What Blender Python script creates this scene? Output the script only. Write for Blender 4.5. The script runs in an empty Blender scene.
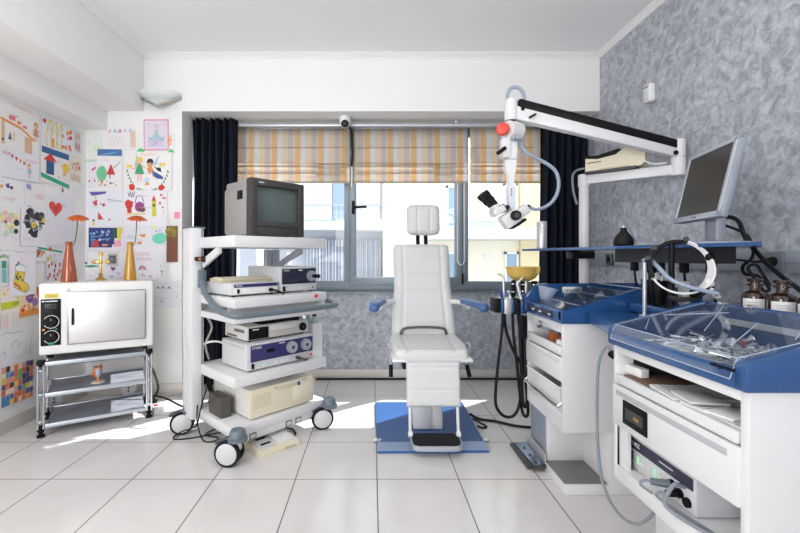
import bpy, bmesh, math, random
from mathutils import Vector, Matrix
random.seed(7)
SC = bpy.context.scene
COL = SC.collection
R = math.radians

# ------------------------------------------------------------------ camera, light, exposure
F, CX, CY, EYE = 408.0, 372.0, 256.5, 1.1
cam_d = bpy.data.cameras.new('camera')
cam = bpy.data.objects.new('camera', cam_d); COL.objects.link(cam)
cam.location = (0, 0, EYE); cam.rotation_euler = (R(90), 0, 0)
cam_d.sensor_fit = 'HORIZONTAL'; cam_d.sensor_width = 36.0
cam_d.lens = F / 800.0 * 36.0
cam_d.shift_x = (400.0 - CX) / 800.0
cam_d.shift_y = (CY - 266.5) / 800.0
cam_d.clip_start = 0.05; cam_d.clip_end = 200
SC.camera = cam

SC.view_settings.view_transform = 'Standard'
SC.view_settings.look = 'None'
SC.view_settings.gamma = 1.0
SC.view_settings.use_curve_mapping = False
SC.view_settings.exposure = 0.2
try:
    SC.cycles.use_denoising = True
    SC.cycles.max_bounces = 10
    SC.cycles.diffuse_bounces = 5
    SC.cycles.transparent_max_bounces = 16
    SC.cycles.caustics_reflective = False
    SC.cycles.caustics_refractive = False
    SC.cycles.sample_clamp_indirect = 6.0
except Exception:
    pass

world = bpy.data.worlds.new('sky'); SC.world = world
world.use_nodes = True
bg = world.node_tree.nodes['Background']
bg.inputs[0].default_value = (0.93, 0.965, 1.0, 1)
bg.inputs[1].default_value = 2.0

sun_d = bpy.data.lights.new('sun', 'SUN'); sun_d.energy = 12.0; sun_d.angle = R(0.55)
sun_d.color = (1.0, 0.96, 0.90)
sun = bpy.data.objects.new('sun', sun_d); COL.objects.link(sun)
_e = R(42.0)
sun.rotation_euler = Vector((-.812 * math.cos(_e), -.583 * math.cos(_e), -math.sin(_e))).to_track_quat('-Z', 'Y').to_euler()
sun.location = (4, 6, 6)

def area(name, loc, target, sx, sy, power, color=(1, 1, 1)):
    d = bpy.data.lights.new(name, 'AREA'); d.shape = 'RECTANGLE'; d.size = sx; d.size_y = sy
    d.energy = power; d.color = color
    o = bpy.data.objects.new(name, d); COL.objects.link(o)
    o.location = loc
    o.rotation_euler = (Vector(target) - Vector(loc)).to_track_quat('-Z', 'Y').to_euler()
    return o
# unseen fill lights added to brighten the room: upward, overhead, rear and side
area('upward_fill', (-1.5, 0.7, 1.8), (-1.35, 0.75, 2.7), 1.0, 0.6, 11, (1.0, 0.985, 0.97))
area('upward_fill.001', (1.4, 0.5, 1.8), (0.9, 0.8, 2.7), 1.0, 0.6, 11, (1.0, 0.985, 0.97))
area('overhead_fill', (-0.6, 1.2, 2.66), (-0.9, 1.9, 0), 1.2, 0.6, 7, (1.0, 0.98, 0.96))
area('rear_fill', (-0.4, -4.95, 1.5), (-0.5, 3.0, 1.3), 3.4, 2.0, 42, (0.98, 0.99, 1.0))
area('side_fill', (-2.2, -0.7, 1.35), (1.0, 2.4, 0.8), 1.5, 1.5, 76, (0.98, 0.99, 1.0))

# ------------------------------------------------------------------ helpers
def sl(v):
    v /= 255.0
    return v / 12.92 if v <= 0.04045 else ((v + 0.055) / 1.055) ** 2.4
def rgb(*c): return (sl(c[0]), sl(c[1]), sl(c[2]), 1.0)

MATS = {}
def mat(name, col, rough=0.5, metal=0.0, var=0.04, scale=18.0, bump=0.0, bscale=60.0, emit=0.0, coat=0.0, spec=0.5):
    """principled material whose colour varies slightly with a noise texture"""
    if name in MATS: return MATS[name]
    m = bpy.data.materials.new(name); m.use_nodes = True
    nt = m.node_tree; b = nt.nodes['Principled BSDF']
    tc = nt.nodes.new('ShaderNodeTexCoord')
    no = nt.nodes.new('ShaderNodeTexNoise'); no.inputs['Scale'].default_value = scale
    no.inputs['Detail'].default_value = 3
    nt.links.new(tc.outputs['Object'], no.inputs['Vector'])
    mx = nt.nodes.new('ShaderNodeMix'); mx.data_type = 'RGBA'
    c = rgb(*col)
    mx.inputs[6].default_value = tuple(min(1, x * (1 - var)) for x in c[:3]) + (1,)
    mx.inputs[7].default_value = tuple(min(1, x * (1 + var)) for x in c[:3]) + (1,)
    nt.links.new(no.outputs['Fac'], mx.inputs[0])
    nt.links.new(mx.outputs[2], b.inputs['Base Color'])
    b.inputs['Roughness'].default_value = rough
    b.inputs['Metallic'].default_value = metal
    b.inputs['Specular IOR Level'].default_value = spec
    if coat: b.inputs['Coat Weight'].default_value = coat
    if emit:
        b.inputs['Emission Color'].default_value = c
        b.inputs['Emission Strength'].default_value = emit
    if bump:
        n2 = nt.nodes.new('ShaderNodeTexNoise'); n2.inputs['Scale'].default_value = bscale; n2.inputs['Detail'].default_value = 4
        nt.links.new(tc.outputs['Object'], n2.inputs['Vector'])
        bp = nt.nodes.new('ShaderNodeBump'); bp.inputs['Strength'].default_value = bump; bp.inputs['Distance'].default_value = 0.004
        nt.links.new(n2.outputs['Fac'], bp.inputs['Height'])
        nt.links.new(bp.outputs['Normal'], b.inputs['Normal'])
    MATS[name] = m
    return m

def clear(name, tint=(1, 1, 1), gloss=0.12, rough=0.03, haze=0.0):
    if name in MATS: return MATS[name]
    m = bpy.data.materials.new(name); m.use_nodes = True
    nt = m.node_tree; nt.nodes.clear()
    out = nt.nodes.new('ShaderNodeOutputMaterial')
    tr = nt.nodes.new('ShaderNodeBsdfTransparent'); tr.inputs[0].default_value = tint + (1,)
    gl = nt.nodes.new('ShaderNodeBsdfGlossy'); gl.inputs['Roughness'].default_value = rough
    # reflectance rises towards grazing angles, the same on both sides of the sheet
    ge = nt.nodes.new('ShaderNodeNewGeometry')
    dt = nt.nodes.new('ShaderNodeVectorMath'); dt.operation = 'DOT_PRODUCT'
    nt.links.new(ge.outputs['Normal'], dt.inputs[0]); nt.links.new(ge.outputs['Incoming'], dt.inputs[1])
    ab = nt.nodes.new('ShaderNodeMath'); ab.operation = 'ABSOLUTE'; nt.links.new(dt.outputs['Value'], ab.inputs[0])
    on = nt.nodes.new('ShaderNodeMath'); on.operation = 'SUBTRACT'; on.inputs[0].default_value = 1.0; nt.links.new(ab.outputs[0], on.inputs[1])
    pw = nt.nodes.new('ShaderNodeMath'); pw.operation = 'POWER'; pw.inputs[1].default_value = 5.0; nt.links.new(on.outputs[0], pw.inputs[0])
    ad = nt.nodes.new('ShaderNodeMath'); ad.operation = 'MULTIPLY_ADD'; ad.use_clamp = True
    ad.inputs[1].default_value = 0.8; ad.inputs[2].default_value = gloss * 0.35
    nt.links.new(pw.outputs[0], ad.inputs[0])
    mx = nt.nodes.new('ShaderNodeMixShader')
    nt.links.new(ad.outputs[0], mx.inputs[0]); nt.links.new(tr.outputs[0], mx.inputs[1]); nt.links.new(gl.outputs[0], mx.inputs[2])
    last = mx
    if haze:
        df = nt.nodes.new('ShaderNodeBsdfDiffuse'); df.inputs[0].default_value = (0.85, 0.87, 0.9, 1)
        m2 = nt.nodes.new('ShaderNodeMixShader'); m2.inputs[0].default_value = haze
        nt.links.new(mx.outputs[0], m2.inputs[1]); nt.links.new(df.outputs[0], m2.inputs[2]); last = m2
    nt.links.new(last.outputs[0], out.inputs[0])
    MATS[name] = m
    return m

def P(px, py, Y):
    return Vector(((px - CX) / F * Y, Y, EYE - (py - CY) / F * Y))

def wmat(o):
    M = Matrix.Identity(4)
    while o is not None:
        M = Matrix.LocRotScale(o.location, o.rotation_euler, o.scale) @ M
        o = o.parent
    return M

class MB:
    """collects shapes into one mesh; coordinates are world ones, or those of the given frame"""
    def __init__(s, frame=None):
        s.v = []; s.f = []; s.mi = []; s.fr = frame
    def add(s, vs, fs, mi=0, M=None):
        n = len(s.v)
        for p in vs:
            p = Vector(p)
            if M is not None: p = M @ p
            if s.fr is not None: p = s.fr @ p
            s.v.append(p)
        for f in fs:
            s.f.append([n + i for i in f]); s.mi.append(mi)
        return s
    def frombm(s, bm, mi=0, M=None):
        bm.verts.index_update()
        s.add([v.co.copy() for v in bm.verts], [[v.index for v in f.verts] for f in bm.faces], mi, M)
        bm.free(); return s
    def box(s, x0, y0, z0, x1, y1, z1, r=0.0, mi=0, seg=2, M=None):
        bm = bmesh.new(); bmesh.ops.create_cube(bm, size=1.0)
        dx, dy, dz = abs(x1 - x0), abs(y1 - y0), abs(z1 - z0)
        c = Vector(((x0 + x1) / 2, (y0 + y1) / 2, (z0 + z1) / 2))
        for v in bm.verts: v.co = Vector((v.co.x * dx, v.co.y * dy, v.co.z * dz)) + c
        r = min(r, 0.49 * min(dx, dy, dz))
        if r > 0: bmesh.ops.bevel(bm, geom=list(bm.edges), offset=r, segments=seg, profile=0.5, affect='EDGES')
        return s.frombm(bm, mi, M)
    def cyl(s, p0, p1, r0, r1=None, n=16, mi=0, caps=True, M=None):
        p0, p1 = Vector(p0), Vector(p1); r1 = r0 if r1 is None else r1
        d = (p1 - p0).normalized()
        a = d.orthogonal().normalized(); b = d.cross(a)
        vs = []
        for p, r in ((p0, r0), (p1, r1)):
            for k in range(n):
                t = 2 * math.pi * k / n
                vs.append(p + a * (math.cos(t) * r) + b * (math.sin(t) * r))
        fs = [[k, (k + 1) % n, n + (k + 1) % n, n + k] for k in range(n)]
        if caps: fs += [list(range(n - 1, -1, -1)), list(range(n, 2 * n))]
        return s.add(vs, fs, mi, M)
    def tube(s, pts, r, n=8, mi=0, smooth=6, closed=False, M=None, caps=True):
        pts = [Vector(p) for p in pts]
        if smooth and len(pts) > 2:
            q = []; m = len(pts)
            for i in range(m if closed else m - 1):
                g = lambda k: pts[k % m] if closed else pts[max(0, min(m - 1, k))]
                p0, p1, p2, p3 = g(i - 1), g(i), g(i + 1), g(i + 2)
                for j in range(smooth):
                    t = j / smooth
                    q.append(0.5 * (2 * p1 + (p2 - p0) * t + (2 * p0 - 5 * p1 + 4 * p2 - p3) * t * t + (3 * p1 - p0 - 3 * p2 + p3) * t ** 3))
            if not closed: q.append(pts[-1])
            pts = q
        m = len(pts); rr = r if callable(r) else (lambda t: r)
        vs = []; prev = None
        for i, p in enumerate(pts):
            a = pts[(i - 1) % m] if closed else pts[max(0, i - 1)]
            b = pts[(i + 1) % m] if closed else pts[min(m - 1, i + 1)]
            d = (b - a); d = d.normalized() if d.length > 1e-9 else Vector((0, 0, 1))
            if prev is None: u = d.orthogonal().normalized()
            else:
                u = prev - d * prev.dot(d)
                u = u.normalized() if u.length > 1e-6 else d.orthogonal().normalized()
            prev = u; w = d.cross(u)
            R_ = rr(i / max(1, m - 1))
            for k in range(n):
                t = 2 * math.pi * k / n
                vs.append(p + u * (math.cos(t) * R_) + w * (math.sin(t) * R_))
        fs = []
        for i in range(m if closed else m - 1):
            i2 = (i + 1) % m
            for k in range(n):
                fs.append([i * n + k, i * n + (k + 1) % n, i2 * n + (k + 1) % n, i2 * n + k])
        if not closed and caps: fs += [list(range(n - 1, -1, -1)), list(range((m - 1) * n, m * n))]
        return s.add(vs, fs, mi, M)
    def lathe(s, prof, o=(0, 0, 0), n=24, mi=0, axis=(0, 0, 1), M=None):
        o = Vector(o); d = Vector(axis).normalized()
        a = d.orthogonal().normalized(); b = d.cross(a)
        vs = []; m = len(prof)
        for r, z in prof:
            r = max(r, 1e-5)
            for k in range(n):
                t = 2 * math.pi * k / n
                vs.append(o + d * z + a * (math.cos(t) * r) + b * (math.sin(t) * r))
        fs = []
        for i in range(m - 1):
            for k in range(n):
                fs.append([i * n + k, i * n + (k + 1) % n, (i + 1) * n + (k + 1) % n, (i + 1) * n + k])
        fs += [list(range(n - 1, -1, -1)), list(range((m - 1) * n, m * n))]
        return s.add(vs, fs, mi, M)
    def prism(s, pts, off, mi=0, M=None):
        pts = [Vector(p) for p in pts]; off = Vector(off); n = len(pts)
        vs = pts + [p + off for p in pts]
        fs = [list(range(n - 1, -1, -1)), list(range(n, 2 * n))] + [[k, (k + 1) % n, n + (k + 1) % n, n + k] for k in range(n)]
        return s.add(vs, fs, mi, M)
    def ell(s, c, rx, ry, rz, mi=0, n=16, M=None):
        bm = bmesh.new(); bmesh.ops.create_uvsphere(bm, u_segments=n, v_segments=max(6, n // 2), radius=1)
        for v in bm.verts: v.co = Vector((v.co.x * rx, v.co.y * ry, v.co.z * rz)) + Vector(c)
        return s.frombm(bm, mi, M)
    def pillow(s, M, w, L, T, us=(), vs=(), rnd=0.03, back=0.4, groove=0.25, corner=0.0, nu=48, nv=56, mi=0):
        """padded cushion: width w(v), length L, thickness T, stitched grooves at us / vs"""
        W = w if callable(w) else (lambda v: w)
        def h(u, v):
            wd = W(v)
            dx = (1 - abs(u)) * wd / 2; dy = min(v, 1 - v) * L
            e = 1.0
            for d in (dx, dy):
                t = min(1.0, d / rnd); e *= math.sqrt(max(0, 1 - (1 - t) ** 2))
            g = 0
            for q in us: g = max(g, math.exp(-(((u - q) * wd / 2) / 0.006) ** 2))
            for q in vs: g = max(g, 0.55 * math.exp(-(((v - q) * L) / 0.006) ** 2))
            return e * (1 - groove * g)
        V = []; Fc = []
        for side in (1, -1):
            for j in range(nv + 1):
                for i in range(nu + 1):
                    u = -1 + 2 * i / nu; v = j / nv
                    # finer sampling close to the rim
                    u = math.copysign(1 - (1 - abs(u)) ** 1.3, u)
                    k = h(u, v)
                    zz = T * k if side == 1 else -T * back * (k > 0 and min(1, k * 1.2))
                    q = 2 * v - 1
                    V.append((u * W(v) / 2 * (1 - corner * abs(q) ** 7), (q * (1 - corner * abs(u) ** 7) + 1) / 2 * L, zz))
        n = nu + 1; off = n * (nv + 1)
        for j in range(nv):
            for i in range(nu):
                a = j * n + i
                Fc.append([a, a + 1, a + n + 1, a + n]); Fc.append([off + a, off + a + n, off + a + n + 1, off + a + 1])
        return s.add(V, Fc, mi, M)
    def build(s, name, mats, parent=None, sharp=38.0, flat=False):
        me = bpy.data.meshes.new(name)
        o = bpy.data.objects.new(name, me)
        if parent is not None:
            inv = wmat(parent).inverted(); V = [inv @ p for p in s.v]
        else:
            xs = [p.x for p in s.v]; ys = [p.y for p in s.v]; zs = [p.z for p in s.v]
            org = Vector(((min(xs) + max(xs)) / 2, (min(ys) + max(ys)) / 2, min(zs)))
            V = [p - org for p in s.v]; o.location = org
        me.from_pydata([tuple(p) for p in V], [], s.f)
        for m in (mats if isinstance(mats, (list, tuple)) else [mats]): me.materials.append(m)
        me.polygons.foreach_set('material_index', s.mi)
        bm = bmesh.new(); bm.from_mesh(me)
        bmesh.ops.remove_doubles(bm, verts=bm.verts, dist=1e-5)
        if not flat: bmesh.ops.recalc_face_normals(bm, faces=bm.faces)
        bm.to_mesh(me); bm.free()
        if not flat:
            me.polygons.foreach_set('use_smooth', [True] * len(me.polygons))
            me.set_sharp_from_angle(angle=R(sharp))
        me.update()
        COL.objects.link(o)
        if parent is not None: o.parent = parent
        return o

def tag(o, label, cat, group=None):
    o['label'] = label; o['category'] = cat
    if group: o['group'] = group
    return o
def thing(name, label, cat, loc=(0, 0, 0), rz=0.0, group=None):
    o = bpy.data.objects.new(name, None); COL.objects.link(o)
    o.location = loc; o.rotation_euler = (0, 0, rz); o.empty_display_size = 0.05
    return tag(o, label, cat, group)
def dup(root, loc=None, rz=None, label=None, group=None):
    def cp(o, par):
        c = o.copy(); COL.objects.link(c); c.parent = par
        for ch in list(o.children): cp(ch, c)
        return c
    r = cp(root, None)
    if loc is not None: r.location = loc
    if rz is not None: r.rotation_euler = (0, 0, rz)
    if label: r['label'] = label
    if group: r['group'] = group
    return r
def struct(mb, name, m, **k):
    o = mb.build(name, m, **k); o['kind'] = 'structure'; return o
def text(name, s, size, M, m, parent, depth=0.0004):
    cu = bpy.data.curves.new(name, 'FONT'); cu.body = s; cu.size = size; cu.extrude = depth
    cu.align_x = 'CENTER'; cu.align_y = 'CENTER'; cu.resolution_u = 2
    t = bpy.data.objects.new(name, cu); COL.objects.link(t)
    me = bpy.data.meshes.new_from_object(t)
    bpy.data.objects.remove(t); bpy.data.curves.remove(cu)
    me.name = name
    me.transform(wmat(parent).inverted() @ M if parent is not None else M)
    me.materials.clear(); me.materials.append(m)
    o = bpy.data.objects.new(name, me); COL.objects.link(o)
    if parent is not None: o.parent = parent
    return o
def face_M(o, x, n):
    """matrix for lettering: origin o, reading direction x, facing n"""
    x = Vector(x).normalized(); n = Vector(n).normalized(); y = n.cross(x)
    M = Matrix((x, y, n)).transposed().to_4x4(); M.translation = Vector(o); return M

# ------------------------------------------------------------------ materials
WHITE_WALL = mat('white_wall_paint', (239, 238, 237), 0.75, var=0.02, scale=3, bump=0.05, bscale=120)
CEIL = mat('ceiling_paint', (240, 240, 241), 0.8, var=0.015, scale=2)
MOULD = mat('plaster_moulding', (238, 238, 237), 0.6, var=0.01)
WHITE = mat('white_lacquer', (219, 219, 220), 0.32, var=0.015)
WHITE2 = mat('white_plastic', (230, 230, 229), 0.4, var=0.02)
OFFW = mat('pale_grey_plastic', (205, 206, 208), 0.42, var=0.02)
BEIGE = mat('beige_plastic', (226, 217, 192), 0.45, var=0.03)
BEIGE_D = mat('darker_beige_plastic', (196, 186, 160), 0.5, var=0.03)
BLACK = mat('black_plastic', (13, 13, 15), 0.45, var=0.1, spec=0.2)
RUBBER = mat('black_rubber', (15, 15, 17), 0.6, var=0.1, spec=0.3)
DGREY = mat('dark_grey_plastic', (60, 59, 58), 0.45, var=0.04)
MGREY = mat('blue_grey_plastic', (104, 116, 126), 0.4, var=0.04)
TVSIDE = mat('grey_brown_plastic', (150, 146, 144), 0.5, var=0.03)
SCREEN = mat('grey_tube_glass', (88, 99, 99), 0.12, var=0.03, coat=0.3)
LCD = mat('dark_flat_screen', (30, 30, 32), 0.28, var=0.03)
STEEL = mat('brushed_steel', (214, 212, 212), 0.4, 0.75, var=0.05, scale=40)
CHROME = mat('chrome', (215, 218, 222), 0.14, 1.0, var=0.02)
ALU = mat('grey_aluminium', (138, 148, 157), 0.42, 0.35, var=0.03)
ALU_L = mat('silver_aluminium', (190, 196, 204), 0.35, 0.6, var=0.03)
SHELFG = mat('grey_shelf_laminate', (128, 132, 142), 0.38, 0.1, var=0.04)
BLUE = mat('blue_lacquer', (36, 78, 130), 0.25, var=0.05, coat=0.4)
BLUE_PAD = mat('blue_vinyl', (70, 104, 156), 0.45, var=0.04)
BLUE_PL = mat('blue_floor_plate', (48, 88, 144), 0.28, var=0.05, coat=0.3)
PURPLE = mat('purple_panel', (48, 46, 100), 0.4, var=0.05)
NAVYPAN = mat('dark_navy_panel', (32, 36, 58), 0.4, var=0.05)
LEATHER = mat('white_leather', (212, 213, 213), 0.42, var=0.02, bump=0.06, bscale=220)
BRASS = mat('brass', (196, 160, 92), 0.28, 1.0, var=0.06)
AMBER = mat('brown_bottle_glass', (48, 28, 18), 0.12, var=0.15, coat=0.6)
RED = mat('red_plastic', (226, 66, 52), 0.4, var=0.04)
REDLED = mat('red_switch', (214, 30, 36), 0.35, emit=0.3)
GREENLED = mat('green_lamp', (176, 232, 190), 0.4, emit=0.12)
LABELW = mat('white_label', (235, 235, 232), 0.6, var=0.03)
YELLOWL = mat('yellow_sticker', (232, 214, 92), 0.6, var=0.03)
BLUECLOTH = mat('navy_velvet', (28, 32, 43), 0.95, var=0.35, scale=30, bump=0.15, bscale=150, spec=0.15)
PAPER = mat('white_paper', (236, 235, 238), 0.8, var=0.02, scale=6)
GLASS = clear('window_glass', (0.96, 0.98, 0.99), 0.1, 0.01)
ACRYL = clear('clear_acrylic', (0.94, 0.96, 0.98), 0.16, 0.05, haze=0.02)
VGLASS = clear('clear_glass', (0.97, 0.98, 0.98), 0.3, 0.02)

def nodes_mat(name):
    m = bpy.data.materials.new(name); m.use_nodes = True
    nt = m.node_tree; return m, nt, nt.nodes['Principled BSDF']
def mth(nt, op, a, b=None, c=None):
    n = nt.nodes.new('ShaderNodeMath'); n.operation = op
    for i, q in enumerate((a, b, c)):
        if q is None: continue
        if isinstance(q, (int, float)): n.inputs[i].default_value = q
        else: nt.links.new(q, n.inputs[i])
    return n.outputs[0]
def mixc(nt, f, a, b):
    n = nt.nodes.new('ShaderNodeMix'); n.data_type = 'RGBA'
    for i, q in ((0, f), (6, a), (7, b)):
        if isinstance(q, (int, float, tuple)): n.inputs[i].default_value = q
        else: nt.links.new(q, n.inputs[i])
    return n.outputs[2]
def geo(nt):
    g = nt.nodes.new('ShaderNodeNewGeometry'); sp = nt.nodes.new('ShaderNodeSeparateXYZ')
    nt.links.new(g.outputs['Position'], sp.inputs[0]); return g, sp

# polished porcelain tiles with thin grey joints
TILE = 0.4032; TX0, TY0 = 0.025, 2.014
FLOORM, nt, b = nodes_mat('polished_floor_tiles')
g, sp = geo(nt)
fx = mth(nt, 'FRACT', mth(nt, 'DIVIDE', mth(nt, 'SUBTRACT', sp.outputs[0], TX0 - 40 * TILE), TILE))
fy = mth(nt, 'FRACT', mth(nt, 'DIVIDE', mth(nt, 'SUBTRACT', sp.outputs[1], TY0 - 40 * TILE), TILE))
dx = mth(nt, 'MINIMUM', fx, mth(nt, 'SUBTRACT', 1.0, fx)); dy = mth(nt, 'MINIMUM', fy, mth(nt, 'SUBTRACT', 1.0, fy))
jx = mth(nt, 'LESS_THAN', dx, 0.0026 / TILE); jy = mth(nt, 'LESS_THAN', dy, 0.0026 / TILE)
joint = mth(nt, 'MAXIMUM', jx, jy)
no = nt.nodes.new('ShaderNodeTexNoise'); no.inputs['Scale'].default_value = 2.2; no.inputs['Detail'].default_value = 5; no.inputs['Distortion'].default_value = 1.5
nt.links.new(g.outputs['Position'], no.inputs['Vector'])
tile = mixc(nt, no.outputs['Fac'], rgb(212, 208, 206), rgb(227, 224, 222))
fl = mixc(nt, jy, mixc(nt, jx, tile, rgb(96, 92, 88)), rgb(128, 118, 114))
nt.links.new(fl, b.inputs['Base Color'])
nt.links.new(mth(nt, 'ADD', 0.16, mth(nt, 'MULTIPLY', joint, 0.5)), b.inputs['Roughness'])
b.inputs['Specular IOR Level'].default_value = 0.5

# trowelled grey-blue stucco
STUCCO, nt, b = nodes_mat('grey_stucco')
g, sp = geo(nt)
n1 = nt.nodes.new('ShaderNodeTexNoise'); n1.inputs['Scale'].default_value = 21; n1.inputs['Detail'].default_value = 6; n1.inputs['Roughness'].default_value = 0.65; n1.inputs['Distortion'].default_value = 0.7
nt.links.new(g.outputs['Position'], n1.inputs['Vector'])
n2 = nt.nodes.new('ShaderNodeTexNoise'); n2.inputs['Scale'].default_value = 2.2; n2.inputs['Detail'].default_value = 2
nt.links.new(g.outputs['Position'], n2.inputs['Vector'])
rp = nt.nodes.new('ShaderNodeValToRGB'); rp.color_ramp.elements[0].position = 0.36; rp.color_ramp.elements[1].position = 0.64
rp.color_ramp.elements[0].color = rgb(138, 141, 150); rp.color_ramp.elements[1].color = rgb(200, 203, 211)
nt.links.new(n1.outputs['Fac'], rp.inputs[0])
c = mixc(nt, mth(nt, 'MULTIPLY', n2.outputs['Fac'], 0.3), rp.outputs[0], rgb(172, 175, 184))
nt.links.new(c, b.inputs['Base Color']); b.inputs['Roughness'].default_value = 0.6
bp = nt.nodes.new('ShaderNodeBump'); bp.inputs['Strength'].default_value = 0.35; bp.inputs['Distance'].default_value = 0.006
nt.links.new(n1.outputs['Fac'], bp.inputs['Height']); nt.links.new(bp.outputs['Normal'], b.inputs['Normal'])

# striped roman blind cloth
BLINDM, nt, b = nodes_mat('striped_blind_cloth')
g, sp = geo(nt)
ph = mth(nt, 'FRACT', mth(nt, 'DIVIDE', mth(nt, 'ADD', sp.outputs[0], 10.036), 0.2035))
rp = nt.nodes.new('ShaderNodeValToRGB'); cr = rp.color_ramp; cr.interpolation = 'CONSTANT'
stops = [(0.0, (230, 204, 164)), (0.24, (226, 226, 228)), (0.46, (232, 218, 198)), (0.70, (214, 206, 204)), (0.94, (234, 222, 206))]
cr.elements[0].position = 0; cr.elements[0].color = rgb(*stops[0][1])
cr.elements[1].position = stops[1][0]; cr.elements[1].color = rgb(*stops[1][1])
for p_, c_ in stops[2:]:
    e_ = cr.elements.new(p_); e_.color = rgb(*c_)
nt.links.new(ph, rp.inputs[0]); nt.links.new(rp.outputs[0], b.inputs['Base Color'])
b.inputs['Roughness'].default_value = 0.9; b.inputs['Specular IOR Level'].default_value = 0.1
tl = nt.nodes.new('ShaderNodeBsdfTranslucent'); nt.links.new(rp.outputs[0], tl.inputs[0])
mx = nt.nodes.new('ShaderNodeMixShader'); mx.inputs[0].default_value = 0.45
nt.links.new(b.outputs[0], mx.inputs[1]); nt.links.new(tl.outputs[0], mx.inputs[2])
nt.links.new(mx.outputs[0], nt.nodes['Material Output'].inputs[0])

BASEM = mat('baseboard_tile', (216, 210, 203), 0.3, var=0.03, scale=8)

# ------------------------------------------------------------------ room shell
XL, XR, YB, YR, H = -2.29, 1.822, 3.264, 3.67, 2.715
JX = -1.52
Z1, Z2 = 2.262, 2.112          # undersides of the two beams on the left
struct(MB().box(-2.6, -5.3, -0.12, 2.1, 3.9, 0), 'floor', FLOORM)
struct(MB().box(-2.6, -5.3, H, 2.1, 3.9, H + 0.12), 'ceiling', CEIL)
struct(MB().box(-2.45, -5.3, 0, XL, 3.9, H), 'wall_left', WHITE_WALL)
struct(MB().box(XR, -5.3, 0, XR + 0.15, 3.762, H), 'wall_right', STUCCO)
w = MB(); w.box(XL, YB, 0, JX, 3.88, H); w.box(JX, YB, Z1, XR, 3.78, H)
struct(w, 'wall_back', WHITE_WALL)
struct(MB().box(JX, YR, 0, XR, 3.88, 0.782), 'wall_back_parapet', STUCCO)
w = MB(); w.box(-2.6, -5.3, 0, 2.1, -5.15, 0.75); w.box(-2.6, -5.3, 2.35, 2.1, -5.15, H)
w.box(-2.6, -5.3, 0.75, -1.6, -5.15, 2.35); w.box(1.2, -5.3, 0.75, 2.1, -5.15, 2.35)
struct(w, 'wall_rear', WHITE_WALL)
struct(MB().box(XL, -5.15, Z1, -1.824, YB, H), 'ceiling_beam', WHITE_WALL)
struct(MB().box(XL, -5.15, Z2, -2.116, YB, Z1), 'ceiling_beam.001', WHITE_WALL)

def cornice(p0, p1, inw, name):
    p0, p1, inw = Vector(p0), Vector(p1), Vector(inw)
    pr = [(0, 0), (0.046, 0), (0.046, -0.006), (0.038, -0.010), (0.022, -0.018), (0.010, -0.025), (0.010, -0.033), (0, -0.033)]
    pts = [p0 + inw * a + Vector((0, 0, z)) for a, z in pr]
    struct(MB().prism(pts, p1 - p0), name, MOULD)
cornice((-1.824, -5.1, H), (-1.824, YB, H), (1, 0, 0), 'trim_1')
cornice((-1.824, YB, H), (XR, YB, H), (0, -1, 0), 'trim_2')
cornice((XR, -5.1, H), (XR, YB, H), (-1, 0, 0), 'trim_3')

struct(MB().box(XL, -5.15, 0, XL + 0.012, YB, 0.086, 0.002), 'baseboard_left', BASEM)
struct(MB().box(XL + 0.012, YB - 0.012, 0, JX + 0.012, YB, 0.086, 0.002), 'baseboard_back_left', BASEM)
struct(MB().box(JX, YB, 0, JX + 0.012, YR, 0.086, 0.002), 'baseboard_jamb', BASEM)
struct(MB().box(JX + 0.012, YR - 0.012, 0, XR, YR, 0.086, 0.002), 'baseboard_back', BASEM)
struct(MB().box(XR - 0.012, -5.15, 0, XR, YR - 0.012, 0.086, 0.002), 'baseboard_right', BASEM)

# window: grey aluminium frame, a sash in the middle, panes
WY0, WY1 = 3.69, 3.75
ML0, ML1, MR0, MR1 = -0.252, -0.150, 0.772, 0.872
win = thing('window_1', 'wide grey aluminium window with a sash in the middle', 'window', (0.15, 3.72, 0.782)); win['kind'] = 'structure'
def wbar(mb, x0, z0, x1, z1, y0=WY0, y1=WY1, r=0.006): mb.box(x0, y0, z0, x1, y1, z1, r)
w = MB()
wbar(w, JX, 0.782, XR, 0.875); wbar(w, JX, 2.19, XR, Z1); wbar(w, JX, 0.875, JX + 0.07, 2.19); wbar(w, XR - 0.07, 0.875, XR, 2.19)
wbar(w, ML0, 0.875, ML0 + 0.055, 2.19); wbar(w, MR1 - 0.055, 0.875, MR1, 2.19)
w.box(JX, YR - 0.03, 0.772, XR, WY0 + 0.02, 0.786, 0.004)
w.build('window_frame', ALU, win)
s_ = MB(); y0, y1 = 3.668, 3.735
a0, a1, z0, z1 = ML0 + 0.05, MR1 - 0.06, 0.842, 2.2
s_.box(a0, y0, z0, a1, y1, z0 + 0.072, 0.006); s_.box(a0, y0, z1 - 0.07, a1, y1, z1, 0.006)
s_.box(a0, y0, z0 + .07, a0 + 0.062, y1, z1 - 0.07, 0.006); s_.box(a1 - 0.062, y0, z0 + .07, a1, y1, z1 - 0.07, 0.006)
sash = s_.build('sash', ALU, win)
MB().box(a0 + 0.06, 3.70, z0 + .07, a1 - 0.06, 3.706, z1 - 0.07).build('pane', GLASS, sash)
MB().box(JX + 0.07, 3.72, 0.875, ML0, 3.726, 2.19).build('pane', GLASS, win)
MB().box(MR1, 3.72, 0.875, XR - 0.07, 3.726, 2.19).build('pane', GLASS, win)
hd = MB(); hp = P(354, 208, 3.66)
hd.box(hp.x - 0.02, 3.64, hp.z - 0.055, hp.x + 0.008, 3.67, hp.z + 0.065, 0.008)
hd.cyl((hp.x - 0.006, 3.645, hp.z), (hp.x - 0.006, 3.61, hp.z), 0.011, n=12)
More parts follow.
